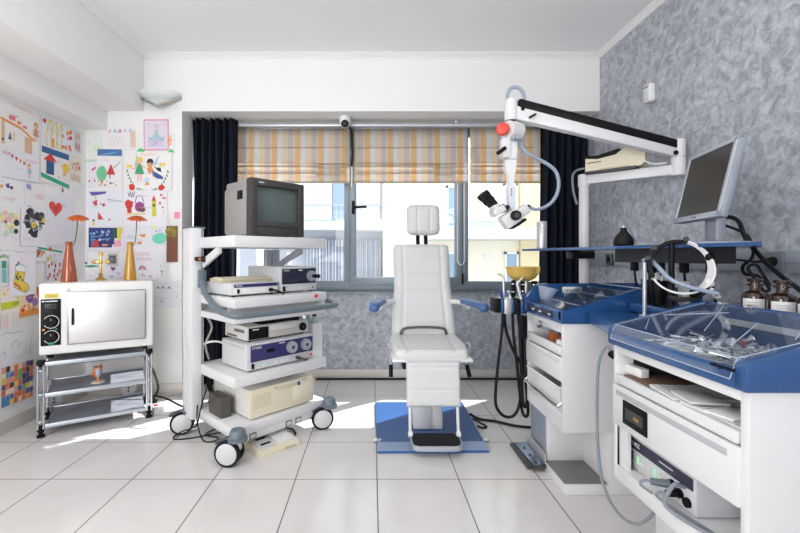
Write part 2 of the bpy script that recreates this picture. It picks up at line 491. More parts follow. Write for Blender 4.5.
hd.tube([(hp.x - 0.01, 3.612, hp.z), (hp.x + 0.04, 3.608, hp.z + 0.002), (hp.x + 0.115, 3.612, hp.z + 0.006)], 0.011, 8)
hd.build('window_handle', BLACK, sash)
MB().box(MR1 - 0.066, 3.655, 0.85, MR1 - 0.05, 3.67, 0.945, 0.003).build('hinge', BLACK, sash)
MB().box(MR1 - 0.066, 3.655, 1.80, MR1 - 0.05, 3.67, 1.89, 0.003).build('hinge', BLACK, sash)

# ------------------------------------------------------------------ buildings across the street
CREAM = mat('cream_render', (240, 233, 214), 0.9, var=0.03, scale=1.2)
CREAM2 = mat('yellowish_render', (232, 218, 180), 0.9, var=0.03, scale=1.2)
PALEW = mat('white_render', (232, 232, 236), 0.9, var=0.05, scale=0.7)
SLABW = mat('white_concrete', (226, 228, 234), 0.85, var=0.04, scale=2)
SHUT = mat('white_shutter', (236, 238, 240), 0.7, var=0.03)
OPANE = mat('blue_grey_window_pane', (150, 172, 196), 0.15, var=0.06, scale=2)
RAILM = mat('pale_railing', (176, 186, 200), 0.6, var=0.03)
LACE = mat('white_lace_curtain', (214, 218, 226), 0.9, var=0.12, scale=5)
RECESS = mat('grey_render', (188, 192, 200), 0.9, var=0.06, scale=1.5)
FY = 10.0
def fp(px, py, y=FY): p = P(px, py, y); return p.x, p.z
def fbox(mb, ax, ay, bx, by, y0, y1, r=0.0, yref=None):
    x0, z1 = fp(ax, ay, yref or y0); x1, z0 = fp(bx, by, yref or y0); mb.box(x0, y0, z0, x1, y1, z1, r)
def railing(px0, px1, py0, py1, y, parent, step=0.11):
    m = MB(); x0, z1 = fp(px0, py0, y); x1, z0 = fp(px1, py1, y)
    m.box(x0, y, z1 - 0.04, x1, y + 0.04, z1); m.box(x0, y, z0, x1, y + 0.03, z0 + 0.03)
    x = x0
    while x < x1:
        m.box(x, y + 0.01, z0, x + 0.02, y + 0.03, z1); x += step
    m.build('railing', RAILM, parent)
def owindow(px0, py0, px1, py1, y, parent, shutter=False):
    m = MB(); x0, z1 = fp(px0, py0, y); x1, z0 = fp(px1, py1, y)
    for q in ((x0, z0, x0 + .05, z1), (x1 - .05, z0, x1, z1), (x0, z1 - .05, x1, z1), (x0, z0, x1, z0 + .05)):
        m.box(q[0], y - 0.06, q[1], q[2], y, q[3])
    f = m.build('window', SHUT, parent)
    MB().box(x0 + .05, y - 0.03, z0 + .05, x1 - .05, y - 0.02, z1 - .05).build('pane', SHUT if shutter else OPANE, f)

bA = thing('apartment_building', 'cream apartment block across the street behind the right half of the window', 'building', (2.5, FY + 1, -3))
m = MB(); m.box(fp(383, 0)[0], FY, -3, fp(519, 0)[0], FY + 2, 5.0); m.build('wall', CREAM, bA)
m = MB(); m.box(fp(519, 0)[0], FY - 0.12, -3, 9.0, FY + 2, 5.0); m.build('side_wall', CREAM2, bA)
m = MB(); fbox(m, 433, 226.5, 640, 239, FY - 1.0, FY, yref=FY - 1.0); m.build('balcony_slab', SLABW, bA)
railing(470, 516, 221, 226.5, FY - 0.9, bA, 0.5)
owindow(446, 186, 459, 228, FY, bA); owindow(503, 184, 517, 230, FY, bA)
owindow(444, 252, 459, 283, FY, bA); owindow(504, 252, 518, 284, FY, bA)
m = MB(); x, z = fp(485.5, 256.5)
m.cyl((x, FY - 0.02, z), (x, FY, z), 0.07, n=20); m.build('vent', SLABW, bA)

bB = thing('apartment_building', 'pale apartment block with railed balcony and lace curtains outside the left panes', 'building', (-5, FY + 1.2, -3))
m = MB(); m.box(-9, FY + 0.5, -3, fp(384, 0)[0], FY + 2, 5.0); m.build('wall', PALEW, bB)
m = MB(); fbox(m, 240, 221, 384, 229.5, FY - 0.7, FY + .5, yref=FY - 0.7); m.build('balcony_slab', SLABW, bB)
railing(240, 383, 204, 221, FY - 0.65, bB)
m = MB(); fbox(m, 312, 140, 332, 223, FY + .38, FY + .5, yref=FY + .38); m.build('shutter', SHUT, bB)
m = MB(); fbox(m, 333, 150, 348, 223, FY + .42, FY + .5, yref=FY + .42); m.build('door_pane', OPANE, bB)
m = MB(); fbox(m, 364, 150, 380, 223, FY + .38, FY + .5, yref=FY + .38); m.build('shutter', SHUT, bB)
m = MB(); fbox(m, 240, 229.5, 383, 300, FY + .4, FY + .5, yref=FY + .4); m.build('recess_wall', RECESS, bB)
# lace curtains hung inside the lower balcony front
for q0, q1 in ((305, 344), (357, 381)):
    x0, zt = fp(q0, 240, FY + .2); x1, zb = fp(q1, 282, FY + .2)
    n = 60; vs = []; fs = []
    for i in range(n + 1):
        x = x0 + (x1 - x0) * i / n
        y = FY + .2 + 0.06 * math.sin(i * 1.3) + 0.03 * math.sin(i * 3.1)
        vs += [(x, y, zb), (x, y, zt), (x, y + .01, zb), (x, y + .01, zt)]
    for i in range(n):
        k = 4 * i; fs += [[k, k + 4, k + 5, k + 1], [k + 2, k + 3, k + 7, k + 6]]
    MB().add(vs, fs).build('lace_curtain', LACE, bB)
m = MB(); fbox(m, 240, 285, 344, 292, FY - .2, FY + .5, yref=FY - .2); m.build('ledge', SLABW, bB)

struct(MB().box(-14, 4.2, -3.3, 14, FY + 2, -3.0), 'street_ground', mat('street_concrete', (112, 112, 110), 0.9, var=0.06, scale=1))

# ------------------------------------------------------------------ blinds, curtains, rail, cords
def roman_blind(px0, px1, label, seed):
    rnd = random.Random(seed)
    Y = 3.585; x0 = P(px0, 0, Y).x; x1 = P(px1, 0, Y).x
    zt = 2.225; zb = P(0, 182.5, Y).z
    t = thing('roman_blind', label, 'blind', ((x0 + x1) / 2, Y, zb), 0, 'striped roman blinds across the window')
    folds = [P(0, q, Y).z for q in (147.5, 163.5, 167.5, 174.5)]
    # profile from the top down: cloth bulges just above every fold and tucks back below it
    prof = [(zt, 0.0)]
    last = zt
    for i, zf in enumerate(folds):
        h = last - zf
        d = 0.022 + 0.006 * i
        prof += [(last - h * .5, 0.006), (zf + 0.012, d * .8), (zf, d), (zf - 0.004, d * .25), (zf - 0.008, 0.0)]
        last = zf - 0.008
    prof += [((last + zb) / 2, 0.012), (zb, 0.008)]
    n = 30; vs = []; fs = []; m_ = len(prof)
    for i in range(n + 1):
        x = x0 + (x1 - x0) * i / n
        for j, (z, d) in enumerate(prof):
            k = 0 if j == 0 else 1
            sag = 0.004 * math.sin(3.14 * i / n + j) * k
            vs.append((x, Y - d - 0.002 * math.sin(i * 1.1 + j + seed), z + sag))
    for i in range(n):
        for j in range(m_ - 1):
            a = i * m_ + j; fs.append([a, a + 1, a + m_ + 1, a + m_])
    o = MB().add(vs, fs).build('cloth', BLINDM, t, sharp=60)
    md = o.modifiers.new('thick', 'SOLIDIFY'); md.thickness = 0.002
    MB().box(x0 + .003, Y - 0.006, zb - 0.006, x1 - .003, Y + 0.012, zb + 0.012, 0.003).build('hem_bar', mat('blind_hem', (214, 202, 186), 0.8), t)
    MB().box(x0, Y - 0.004, zt - 0.004, x1, Y + 0.03, zt + 0.03, 0.003).build('head_rail', ALU_L, t)
    return t
roman_blind(221, 349.8, 'striped roman blind left of the white dome camera, beside the navy curtain', 1)
roman_blind(354.3, 467.5, 'striped roman blind in the middle, above the window handle and headrest', 2)
roman_blind(470, 556, 'striped roman blind on the right, behind the red knob of the microscope', 3)

m = MB(); m.box(JX + .01, 3.46, 2.205, XR - .01, 3.50, 2.235, 0.006); 
for x in (-1.2, -.2, .7, 1.5): m.box(x, 3.46, 2.235, x + .03, 3.5, Z1 + .002, 0.003)
tag(m.build('curtain_rail', ALU_L), 'pale metal curtain rail under the top of the window recess', 'curtain rail')

def curtain(px0, px1, label, zb, Y=3.43):
    x0 = P(px0, 0, Y).x; x1 = P(px1, 0, Y).x
    n = 120; nz = 10; zt = 2.252; vs = []; fs = []
    for j in range(nz + 1):
        t = j / nz; z = zt + (zb - zt) * t
        for i in range(n + 1):
            s = i / n; x = x0 + (x1 - x0) * s
            amp = 0.028 + 0.012 * t
            y = Y + amp * math.sin(s * 2 * math.pi * 6.3 + 0.6 * math.sin(t * 3)) + 0.012 * math.sin(s * 41 + t * 2)
            vs.append((x + 0.006 * math.sin(t * 5 + s * 20), y, z))
    for j in range(nz):
        for i in range(n):
            a = j * (n + 1) + i; fs.append([a, a + 1, a + n + 2, a + n + 1])
    o = MB().add(vs, fs).build('curtain', BLUECLOTH, None, sharp=80)
    md = o.modifiers.new('thick', 'SOLIDIFY'); md.thickness = 0.004
    return tag(o, label, 'curtain')
curtain(192.5, 236.5, 'dark navy velvet curtain hanging behind the endoscopy cart', 0.03)
curtain(540.5, 588.5, 'dark navy velvet curtain hanging beside the grey stucco wall', 0.03)

# dome camera under the recess top, with its lead
p = P(345, 124, 3.40)
t = thing('dome_camera', 'small white dome camera with black lens above the window', 'security camera', (p.x, 3.40, p.z))
m = MB(); m.cyl((p.x, 3.40, Z1), (p.x, 3.40, Z1 - .03), 0.05, 0.048, 24); m.ell((p.x, 3.40, Z1 - .04), 0.048, 0.05, 0.05); m.build('housing', WHITE2, t)
m = MB(); c0 = Vector((p.x + .002, 3.352, p.z - .012)); m.cyl(c0 + Vector((0, .02, .006)), c0 - Vector((0, .006, .002)), 0.031, n=20); m.build('lens_ring', BLACK, t)
m = MB(); m.ell(c0 - Vector((0, .006, .002)), 0.014, 0.006, 0.014); m.build('lens', DGREY, t)
x = P(351.5, 0, 3.5).x
m = MB(); m.tube([(p.x + .03, 3.42, Z1 - .07), (x, 3.5, 2.16), (x + .006, 3.52, 2.0), (x, 3.53, 1.88)], 0.009, 8)
tag(m.build('camera_cable', RUBBER), 'thick black cable hanging from the white dome camera', 'cable')
m = MB(); xa, xb = P(457.5, 0, 3.6).x, P(464.5, 0, 3.6).x; zt, zb = P(0, 181, 3.6).z, P(0, 265, 3.6).z
m.tube([(xa, 3.6, zt), (xa, 3.6, zb + .1), (xa + .004, 3.6, zb + .03), ((xa + xb) / 2, 3.6, zb), (xb - .003, 3.6, zb + .03), (xb, 3.6, zb + .1), (xb - .003, 3.6, zt)], 0.004, 6)
tag(m.build('blind_cord', WHITE2), 'looped white pull cord hanging in front of the right window post', 'blind cord')
m = MB(); xa = P(351.5, 0, 3.62).x
m.tube([(xa, 3.62, P(0, 150, 3.6).z), (xa + .003, 3.615, P(0, 172, 3.6).z), (xa, 3.62, P(0, 186, 3.6).z)], 0.005, 6)
tag(m.build('blind_cord', WHITE2), 'short white cord between the two left blinds, below the dome camera', 'blind cord')

# wall lamp
p = P(161.5, 100, YB)
t = thing('wall_lamp', 'half-round frosted wall lamp with a pointed metal holder', 'lamp', (p.x, YB, p.z - .06))
k = 3.2 / F
def half(zs, ry, rx, z0):
    pass
m = MB(); n = 24; vs = []; fs = []
rings = [(0.0, 0.168, 0.13), (0.02, 0.160, 0.122), (0.045, 0.128, 0.10), (0.06, 0.09, 0.07)]
for dz, rx, ry in rings:
    for i in range(n + 1):
        a = math.pi * i / n; vs.append((p.x - math.cos(a) * rx, YB - math.sin(a) * ry, p.z + .045 - dz))
for j in range(len(rings) - 1):
    for i in range(n): q = j * (n + 1) + i; fs.append([q, q + 1, q + n + 2, q + n + 1])
fs.append([i for i in range(n + 1)]); fs.append([(len(rings) - 1) * (n + 1) + i for i in range(n, -1, -1)])
m.add(vs, fs).build('shade', mat('frosted_shade', (226, 230, 230), 0.35, var=0.01), t)
m = MB()
tri = [(p.x - .163, YB - .005, p.z + .006), (p.x + .163, YB - .005, p.z + .006), (p.x + .163, YB - .03, p.z + .006), (p.x + .01, YB - .15, p.z - .0), (p.x - .163, YB - .03, p.z + .006)]
a, b_, c_ = Vector((p.x - .162, YB - .02, p.z + .004)), Vector((p.x + .01, YB - .12, p.z - .095)), Vector((p.x + .162, YB - .02, p.z + .004))
for u_, v_ in ((a, b_), (b_, c_)):
    m.prism([u_, v_, v_ + Vector((0, 0, .022)), u_ + Vector((0, 0, .014))], (0, 0.02, 0))
m.build('holder', mat('satin_metal_holder', (176, 174, 166), 0.4, 0.7), t)
m = MB(); m.prism([a + Vector((.01, .004, .012)), b_ + Vector((0, .006, .018)), c_ + Vector((-.01, .004, .012)), c_ + Vector((-.05, .004, .030)), Vector((p.x + .05, YB - .05, p.z + .042)), Vector((p.x - .05, YB - .05, p.z + .042)), a + Vector((.05, .004, .030))], (0, 0.006, 0))
m.build('diffuser', mat('grey_diffuser', (206, 212, 210), 0.4, var=0.01), t)

# motion sensor
Y = 2.645; z = 2.158
t = thing('motion_sensor', 'small white motion sensor high on the grey stucco wall', 'sensor', (XR, Y, z - .06))
MB().box(XR - .045, Y - .034, z - .06, XR, Y + .034, z + .06, 0.014, seg=3).build('body', WHITE2, t)
MB().box(XR - .050, Y - .022, z - .035, XR - .04, Y + .022, z + .015, 0.004).build('lens', mat('sensor_lens', (206, 212, 226), 0.4), t)
MB().box(XR - .049, Y - .020, z + .036, XR - .04, Y + .02, z + .042, 0.001).build('slot', DGREY, t)

# trunking and sockets on the right wall
m = MB(); m.box(1.785, 1.0, 1.03, XR, 3.4, 1.125, 0.004); m.box(1.780, 1.0, 1.07, 1.786, 3.4, 1.12, 0.002)
struct(m, 'trim_4', mat('grey_trunking', (150, 157, 166), 0.5, var=0.02))
def socket(Y, label, m_=OFFW):
    t = thing('wall_socket', label, 'socket', (1.78, Y, 1.04))
    MB().box(1.768, Y - .042, 1.036, 1.786, Y + .042, 1.12, 0.005).build('plate', m_, t)
    mb = MB(); mb.cyl((1.769, Y, 1.078), (1.766, Y, 1.078), 0.022, n=20); mb.build('well', BLACK if m_ is not OFFW else OFFW, t)
    return t
socket(1.80, 'grey wall socket with a black plug in the trunking above the brown bottles', mat('grey_socket', (120, 126, 134), 0.45))
socket(2.33, 'pale wall socket with a white plug beside the black shelf box')
socket(3.05, 'dark grey socket in the trunking beside the white post', mat('dark_socket', (66, 68, 74), 0.4))
m = MB(); m.cyl((1.768, 1.80, 1.078), (1.738, 1.80, 1.078), 0.019, 0.016, 16); m.tube([(1.735, 1.80, 1.078), (1.70, 1.83, 1.078), (1.68, 1.88, 1.085), (1.66, 1.95, 1.09)], 0.005, 8)
tag(m.build('power_plug', RUBBER), 'black plug in the grey wall socket above the brown bottles', 'plug')
m = MB(); m.cyl((1.768, 2.33, 1.078), (1.735, 2.33, 1.078), 0.024, 0.02, 16); m.tube([(1.738, 2.33, 1.076), (1.725, 2.33, 1.05), (1.73, 2.32, 0.98), (1.75, 2.34, 0.85)], 0.006, 8)
tag(m.build('power_plug', OFFW), 'pale grey plug with hanging lead beside the black shelf box', 'plug')

# ------------------------------------------------------------------ children's drawings on the two walls
def dm(*c):
    c = tuple(int(v * .92 + 236 * .08) for v in c)
    return mat('drawing_%02x%02x%02x' % c, c, 0.85, var=0.08, scale=40)
class Sheet:
    """a sheet of paper taped to a wall, its drawing laid on it in thin coloured shapes; u right, v up, both 0..1"""
    def __init__(s, wall, px0, py0, px1, py1, layer, label, name='child_drawing', tint=(236, 235, 238), tilt=0.0, cat='drawing', pyr=None):
        s.label, s.name, s.cat = label, name, cat
        tilt = tilt or (random.Random(label).uniform(-.025, .025) if name == 'child_drawing' else 0)
        if tint == (236, 235, 238): tint = random.Random(label).choice(((236, 235, 238), (230, 231, 238), (234, 232, 232), (226, 228, 236)))
        s.mb = MB(); s.mats = [mat('paper_%02x%02x%02x' % tint, tint, 0.85, var=0.015, scale=5)]
        s.layer = layer
        if wall == 'L':
            ya = F * 2.29 / (CX - px0); yb = F * 2.29 / (CX - px1)
            za = EYE - (py0 - CY) / F * ya; zb = EYE - (py1 - CY) / F * ya
            s.o = Vector((XL, ya, min(za, zb))); s.U = Vector((0, yb - ya, 0)); s.N = Vector((1, 0, 0)); s.w = yb - ya
        else:
            a = P(px0, py1, YB); b = P(px1, py0, YB)
            s.o = Vector((a.x, YB, a.z)); s.U = Vector((b.x - a.x, 0, 0)); s.N = Vector((0, -1, 0)); s.w = b.x - a.x
            za, zb = b.z, a.z
        s.h = abs(za - zb); s.V = Vector((0, 0, s.h)); s.tilt = tilt; s.k = 0
        d = 0.0006 + layer * 0.0012
        pts = [s.pt(u, v, d) for u, v in ((0, 0), (1, 0), (1, 1), (0, 1))]
        # slightly curled bottom corner
        s.mb.prism(pts, s.N * 0.0006)
    def pt(s, u, v, d):
        c = math.cos(s.tilt); q = math.sin(s.tilt)
        x = (u - .5) * s.w; y = (v - .5) * s.h
        x, y = c * x - q * y, q * x + c * y
        return s.o + s.U * (x / s.w + .5) + s.V * (y / s.h + .5) + s.N * d
    def m(s, col):
        m = dm(*col)
        if m not in s.mats: s.mats.append(m)
        return s.mats.index(m)
    def poly(s, col, *uv):
        s.k += 1
        d = 0.0006 + s.layer * 0.0012 + 0.0007 + 0.00001 * s.k
        s.mb.add([s.pt(u, v, d) for u, v in uv], [list(range(len(uv)))], s.m(col)); return s
    def rect(s, col, u0, v0, u1, v1): return s.poly(col, (u0, v0), (u1, v0), (u1, v1), (u0, v1))
    def disc(s, col, u, v, ru, rv=None, n=14, wob=0.0, seed=0):
        rv = ru * s.w / s.h if rv is None else rv; r = random.Random(seed + int(u * 991 + v * 77))
        pts = []
        for k in range(n):
            q = 1 + wob * (r.random() - .5); t = 2 * math.pi * k / n
            pts.append((u + ru * q * math.cos(t), v + rv * q * math.sin(t)))
        return s.poly(col, *pts)
    def line(s, col, pts, wd=0.02):
        for (a, b), (c, d) in zip(pts, pts[1:]):
            dx, dy = (c - a) * s.w, (d - b) * s.h; L = math.hypot(dx, dy) or 1
            nx, ny = -dy / L * wd * s.w / 2, dx / L * wd * s.w / 2
            s.poly(col, (a + nx / s.w, b + ny / s.h), (c + nx / s.w, d + ny / s.h), (c - nx / s.w, d - ny / s.h), (a - nx / s.w, b - ny / s.h))
        return s
    def scribble(s, col, u0, v0, u1, v1, n=8, wd=0.02, seed=1):
        r = random.Random(seed); pts = []
        for i in range(n + 1):
            pts.append((u0 + (u1 - u0) * i / n, (v0 if i % 2 else v1) + (v1 - v0) * .25 * (r.random() - .5)))
        return s.line(col, pts, wd)
    def dots(s, cols, u0, v0, u1, v1, n, r=0.03, seed=1):
        q = random.Random(seed)
        for i in range(n): s.disc(cols[i % len(cols)], u0 + (u1 - u0) * q.random(), v0 + (v1 - v0) * q.random(), r * (0.6 + .8 * q.random()), n=9, wob=.5, seed=i)
        return s
    def heart(s, col, u, v, r):
        a = r; b = r * s.w / s.h
        pts = []
        for k in range(20):
            t = 2 * math.pi * k / 20
            pts.append((u + a * math.sin(t) ** 3, v + b * (13 * math.cos(t) - 5 * math.cos(2 * t) - 2 * math.cos(3 * t) - math.cos(4 * t)) / 16))
        return s.poly(col, *pts)
    def figure(s, u, v, h, dress, hair, skin=(232, 184, 150), leg=(232, 170, 150), lean=0.0):
        w = h * s.h / s.w
        X = lambda a, b: (u + a * w + lean * b * w, v + b * h)
        s.poly(leg, X(-.08, 0), X(-.02, 0), X(-.02, .4), X(-.1, .4)); s.poly(leg, X(.03, 0), X(.09, 0), X(.1, .4), X(.02, .4))
        s.poly(dress, X(-.2, .3), X(.2, .3), X(.08, .72), X(-.08, .72))
        s.line(skin, [X(-.06, .68), X(-.26, .5)], .05 * w); s.line(skin, [X(.06, .68), X(.26, .55)], .05 * w)
        a, b = X(0, .84); s.disc(hair, a, b + .03 * h, .14 * w, .15 * h); s.disc(skin, a, b - .01 * h, .09 * w, .1 * h)
        return s
    def done(s):
        r = random.Random(int(s.o.y * 9000 + s.o.z * 700 + s.o.x * 300))
        if s.cat == 'drawing' and s.w > .12:
            for q in range(3):
                c = r.choice(((196, 190, 206), (226, 190, 190), (190, 200, 216), (214, 206, 190), (186, 186, 192)))
                u, v = r.uniform(.05, .7), r.uniform(.08, .88)
                s.scribble(c, u, v, u + r.uniform(.12, .28), v + r.uniform(.02, .06), r.randrange(5, 10), .009, seed=q)
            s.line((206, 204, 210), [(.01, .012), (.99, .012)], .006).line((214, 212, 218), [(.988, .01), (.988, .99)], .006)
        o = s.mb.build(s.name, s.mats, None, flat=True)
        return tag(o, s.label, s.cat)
G = (40, 160, 120); RD = (205, 52, 48); OR = (224, 140, 60); YE = (228, 204, 70); BL = (44, 96, 150); PU = (120, 76, 150); PK = (232, 160, 178); BK = (40, 40, 46)
BR = (150, 104, 74); LB = (150, 188, 214); LG = (190, 220, 190); GY = (176, 174, 182); LP = (214, 190, 220); DB = (48, 52, 110)
S = Sheet
# --- left wall
s = S('L', 0, 93, 39, 146, 1, 'drawing of an orange cake counter and a girl, top left on the wall')
s.scribble((226, 150, 130), .3, .84, .8, .9, 9, .012); s.line((140, 110, 120), [(.28, .7), (.36, .66), (.44, .7)], .012)
s.poly(OR, (.0, .56), (.5, .5), (.86, .34), (.86, .29), (.5, .45), (0, .51)); s.rect((214, 176, 140), .02, .06, .1, .5); s.rect((214, 176, 140), .6, .02, .8, .34)
s.rect((222, 110, 130), .2, .57, .36, .66).rect(OR, .4, .54, .5, .6).rect((222, 110, 130), .55, .5, .66, .55)
s.figure(.9, .3, .4, (196, 140, 110), (170, 130, 40)); s.poly(BL, (.18, .18), (.28, .18), (.23, .34)); s.rect((222, 200, 120), .3, .18, .34, .34); s.rect(BK, .04, .12, .08, .17); s.done()
s = S('L', 41, 112, 74, 149, 2, 'drawing of yellow flames with red and orange dots, under the ceiling beam')
for q in (.18, .34, .5): s.line(YE, [(q, .05), (q - .06, .4), (q + .02, .8), (q + .1, .9), (q + .1, .4), (q + .06, .05)], .03)
s.rect(OR, .3, .1, .36, .4); s.dots([RD, OR, (232, 120, 60)], .55, .2, .9, .9, 13, .04, 4).disc(RD, .08, .8, .05).done()
s = S('L', 40, 144, 69, 182, 3, 'drawing of a blue tower with red roof between blue and green bars')
s.rect(BL, .03, .80, .97, .97).rect((40, 82, 130), .18, .26, .44, .66).poly(RD, (.08, .62), (.56, .62), (.32, .84)).disc(YE, .86, .55, .14)
s.poly(G, (0, .26), (1, .1), (1, -.02), (.02, .14)).dots([OR, PK, YE], .5, .25, .9, .7, 8, .03, 6).done()
s = S('L', 0, 146, 39, 176, 2, 'drawing with a row of little flags and a small figure under the cake counter')
s.scribble(PK, .05, .78, .25, .9, 5, .03)
for i, c in enumerate([BR, RD, OR, BR, YE]): s.poly(c, (.25 + i * .1, .85 - i * .05), (.33 + i * .1, .82 - i * .05), (.27 + i * .1, .68 - i * .05))
s.figure(.72, .15, .5, LB, OR).scribble(PK, .6, .7, .95, .8, 8, .015).done()
s = S('L', 71, 128, 82, 152, 1, 'pale sheet with brown leaf scribbles beside the wall corner')
s.scribble((196, 160, 130), .1, .5, .8, .95, 9, .05).scribble((190, 110, 90), .3, .1, .8, .5, 5, .07).done()
s = S('L', 70, 153, 81, 186, 1, 'cream sheet with brown stick houses beside the wall corner', tint=(234, 226, 214))
s.scribble((200, 140, 110), .1, .5, .9, .75, 7, .05).scribble((196, 160, 120), .1, .1, .9, .4, 8, .05).dots([RD, OR], .1, .6, .9, .95, 6, .06, 9).done()
s = S('L', 0, 177, 24, 208, 1, 'mostly blank sheet with small purple and orange marks, left of the heart')
s.disc(OR, .05, .72, .06).dots([DB, PU], .25, .65, .5, .8, 5, .06, 3).scribble(PK, .1, .3, .6, .4, 6, .02).done()
s = S('L', 24, 180, 45, 209, 2, 'mostly blank sheet with a small blue zigzag, left of the red heart')
s.scribble((130, 140, 200), .1, .7, .3, .9, 5, .05).scribble(PK, .5, .4, .9, .6, 8, .02).disc((176, 208, 224), .2, .12, .12, .04).done()
s = S('L', 44, 195, 74, 246, 3, 'white sheet with one big red heart', tint=(232, 230, 238))
s.heart((222, 72, 66), .34, .77, .22); s.disc((196, 56, 50), .34, .76, .05).done()
s = S('L', 60, 178, 80, 196, 2, 'blank sheet with a tiny orange and blue figure above the red heart')
s.disc(OR, .1, .5, .05).rect(DB, .06, .25, .14, .42).done()
s = S('L', 20, 206, 46, 246, 4, 'white sheet with a bunch of black flowers with yellow hearts', tint=(233, 231, 238))
s.dots([BK, (60, 60, 70), (120, 124, 136), BK], .22, .4, .8, .9, 20, .11, 5).dots([(180, 186, 196)], .3, .4, .7, .7, 5, .07, 8).disc(YE, .48, .56, .1).disc(OR, .48, .56, .04).disc(YE, .86, .7, .08).dots([BK], .35, .25, .6, .4, 5, .09, 2).done()
s = S('L', 0, 206, 19, 246, 3, 'white sheet with pale green and pink petals and two black dots')
s.dots([LG, (246, 180, 176), (170, 214, 190), (236, 226, 150)], .05, .3, .8, .85, 22, .12, 3).disc(BK, .82, .62, .16).disc(BK, .8, .4, .12).disc((60, 100, 160), .25, .62, .07).done()
s = S('L', 35, 246, 62, 262, 5, 'sheet edge with a green strip and an orange and red corner above the tulips')
s.poly(G, (.02, .96), (.98, .72), (.96, .6), (.1, .8)).poly(BR, (.02, .8), (.2, .75), (.1, .3), (.02, .25)).poly(OR, (.2, .7), (.34, .66), (.12, .2)).disc(RD, .5, .83, .06).scribble(GY, .5, .1, .95, .5, 5, .02).done()
s = S('L', 0, 246, 36, 262, 4, 'narrow white sheet with a green smudge, above the stocking')
s.line(GY, [(0, .75), (1, .6)], .01).disc((110, 170, 110), .08, .3, .12, .18, wob=.5).scribble((200, 214, 190), .02, .1, .3, .5, 6, .02).done()
s = S('L', 0, 258, 6, 286, 5, 'narrow sheet with a teal patch at the left edge of the wall')
s.rect((110, 190, 190), .1, .1, .9, .6).rect(G, .1, .62, .9, .9).done()
s = S('L', 8, 254, 35, 297, 7, 'white sheet with a yellow dotted christmas stocking', tint=(235, 233, 240))
s.poly(YE, (.22, .60), (.55, .56), (.5, .34), (.64, .28), (.72, .14), (.58, .06), (.4, .12), (.16, .22), (.14, .3))
s.poly((246, 246, 246), (.2, .74), (.24, .6), (.58, .56), (.6, .66), (.48, .74)).line(BK, [(.2, .74), (.48, .74), (.6, .66), (.58, .56), (.22, .6), (.2, .74)], .012)
s.line(BK, [(.22, .6), (.14, .3), (.16, .22), (.4, .12), (.58, .06), (.72, .14), (.64, .28), (.5, .34), (.55, .56)], .015)
s.dots([(60, 96, 40), (40, 60, 80)], .24, .22, .5, .54, 9, .035, 3).poly(RD, (.16, .3), (.4, .14), (.42, .18), (.18, .34)).poly(G, (.2, .74), (.3, .8), (.34, .76), (.24, .70)).disc(RD, .33, .8, .04).done()
s = S('L', 45, 256, 63, 284, 6, 'white sheet with small red tulips in rows')
for i, (u, v) in enumerate([(.15, .62), (.3, .7), (.5, .62), (.75, .66), (.2, .3), (.42, .25), (.62, .3), (.52, .12), (.85, .4), (.1, .2), (.45, .45), (.72, .42)]):
    s.poly(RD, (u - .05, v + .08), (u + .05, v + .08), (u + .03, v - .06), (u - .03, v - .06))
s.poly(YE, (.02, .98), (.3, .96), (.06, .76)).poly(OR, (.4, .8), (.5, .82), (.44, .62)).done()
s = S('L', 0, 287, 36, 319, 5, 'cream sheet with a long yellow-green banner under the stocking', tint=(234, 226, 216))
s.poly((196, 200, 40), (0, .5), (.4, .52), (.78, .62), (.75, .48), (.4, .3), (0, .26)).poly((150, 170, 50), (.3, .45), (.6, .52), (.55, .42), (.3, .36)).dots([OR, PK, YE], .05, .6, .7, .95, 10, .035, 5).done()
s = S('L', 18, 288, 40, 318, 6, 'orange and purple painted sheet beside the oven corner', tint=(236, 210, 180))
s.disc(PU, .46, .62, .18, wob=.3).disc((150, 110, 170), .7, .45, .16, wob=.4).disc((110, 80, 150), .6, .75, .1).poly(OR, (0, .18), (.98, .3), (.98, .05), (0, 0)).poly((206, 110, 50), (.7, .98), (.98, .98), (.98, .6), (.86, .56)).dots([OR, RD, YE], .05, .2, .9, .4, 10, .06, 8).poly((120, 140, 60), (.5, .98), (.68, .98), (.6, .8)).done()
s = S('L', 0, 314, 18, 331, 7, 'small sheet with pastel pink, yellow and blue stripes', tint=(226, 220, 216))
for i, c in enumerate([(230, 190, 200), (206, 196, 220), (236, 226, 180), (196, 206, 220), (226, 214, 200)]): s.poly(c, (.05 + i * .17, .1), (.2 + i * .17, .12), (.18 + i * .17, .9), (.08 + i * .17, .88))
s.done()
s = S('L', 0, 328, 33, 370, 4, 'white sheet with a thin black pencil sketch of curls', tint=(226, 226, 230))
s.line((110, 110, 120), [(0, .82), (.2, .86), (.35, .8), (.5, .84), (.62, .8)], .012).line((110, 110, 120), [(.3, .45), (.36, .6), (.46, .62), (.52, .52), (.48, .4)], .012).line((110, 110, 120), [(0, .3), (.1, .42), (.14, .3), (.08, .24)], .012).line((150, 150, 160), [(.85, .2), (.95, .8)], .01).scribble((170, 170, 178), .65, .2, .95, .4, 6, .008).done()
s = S('L', 0, 369, 32, 409, 5, 'patchwork painting in blue, orange, yellow and purple, lowest on the wall', tint=(226, 200, 170))
r_ = random.Random(11); pal = [(226, 120, 70), (60, 100, 180), (232, 200, 90), (90, 70, 140), (230, 150, 130), (120, 170, 110), (60, 56, 70), (236, 170, 80), (80, 150, 190), (240, 220, 190), (220, 100, 80)]
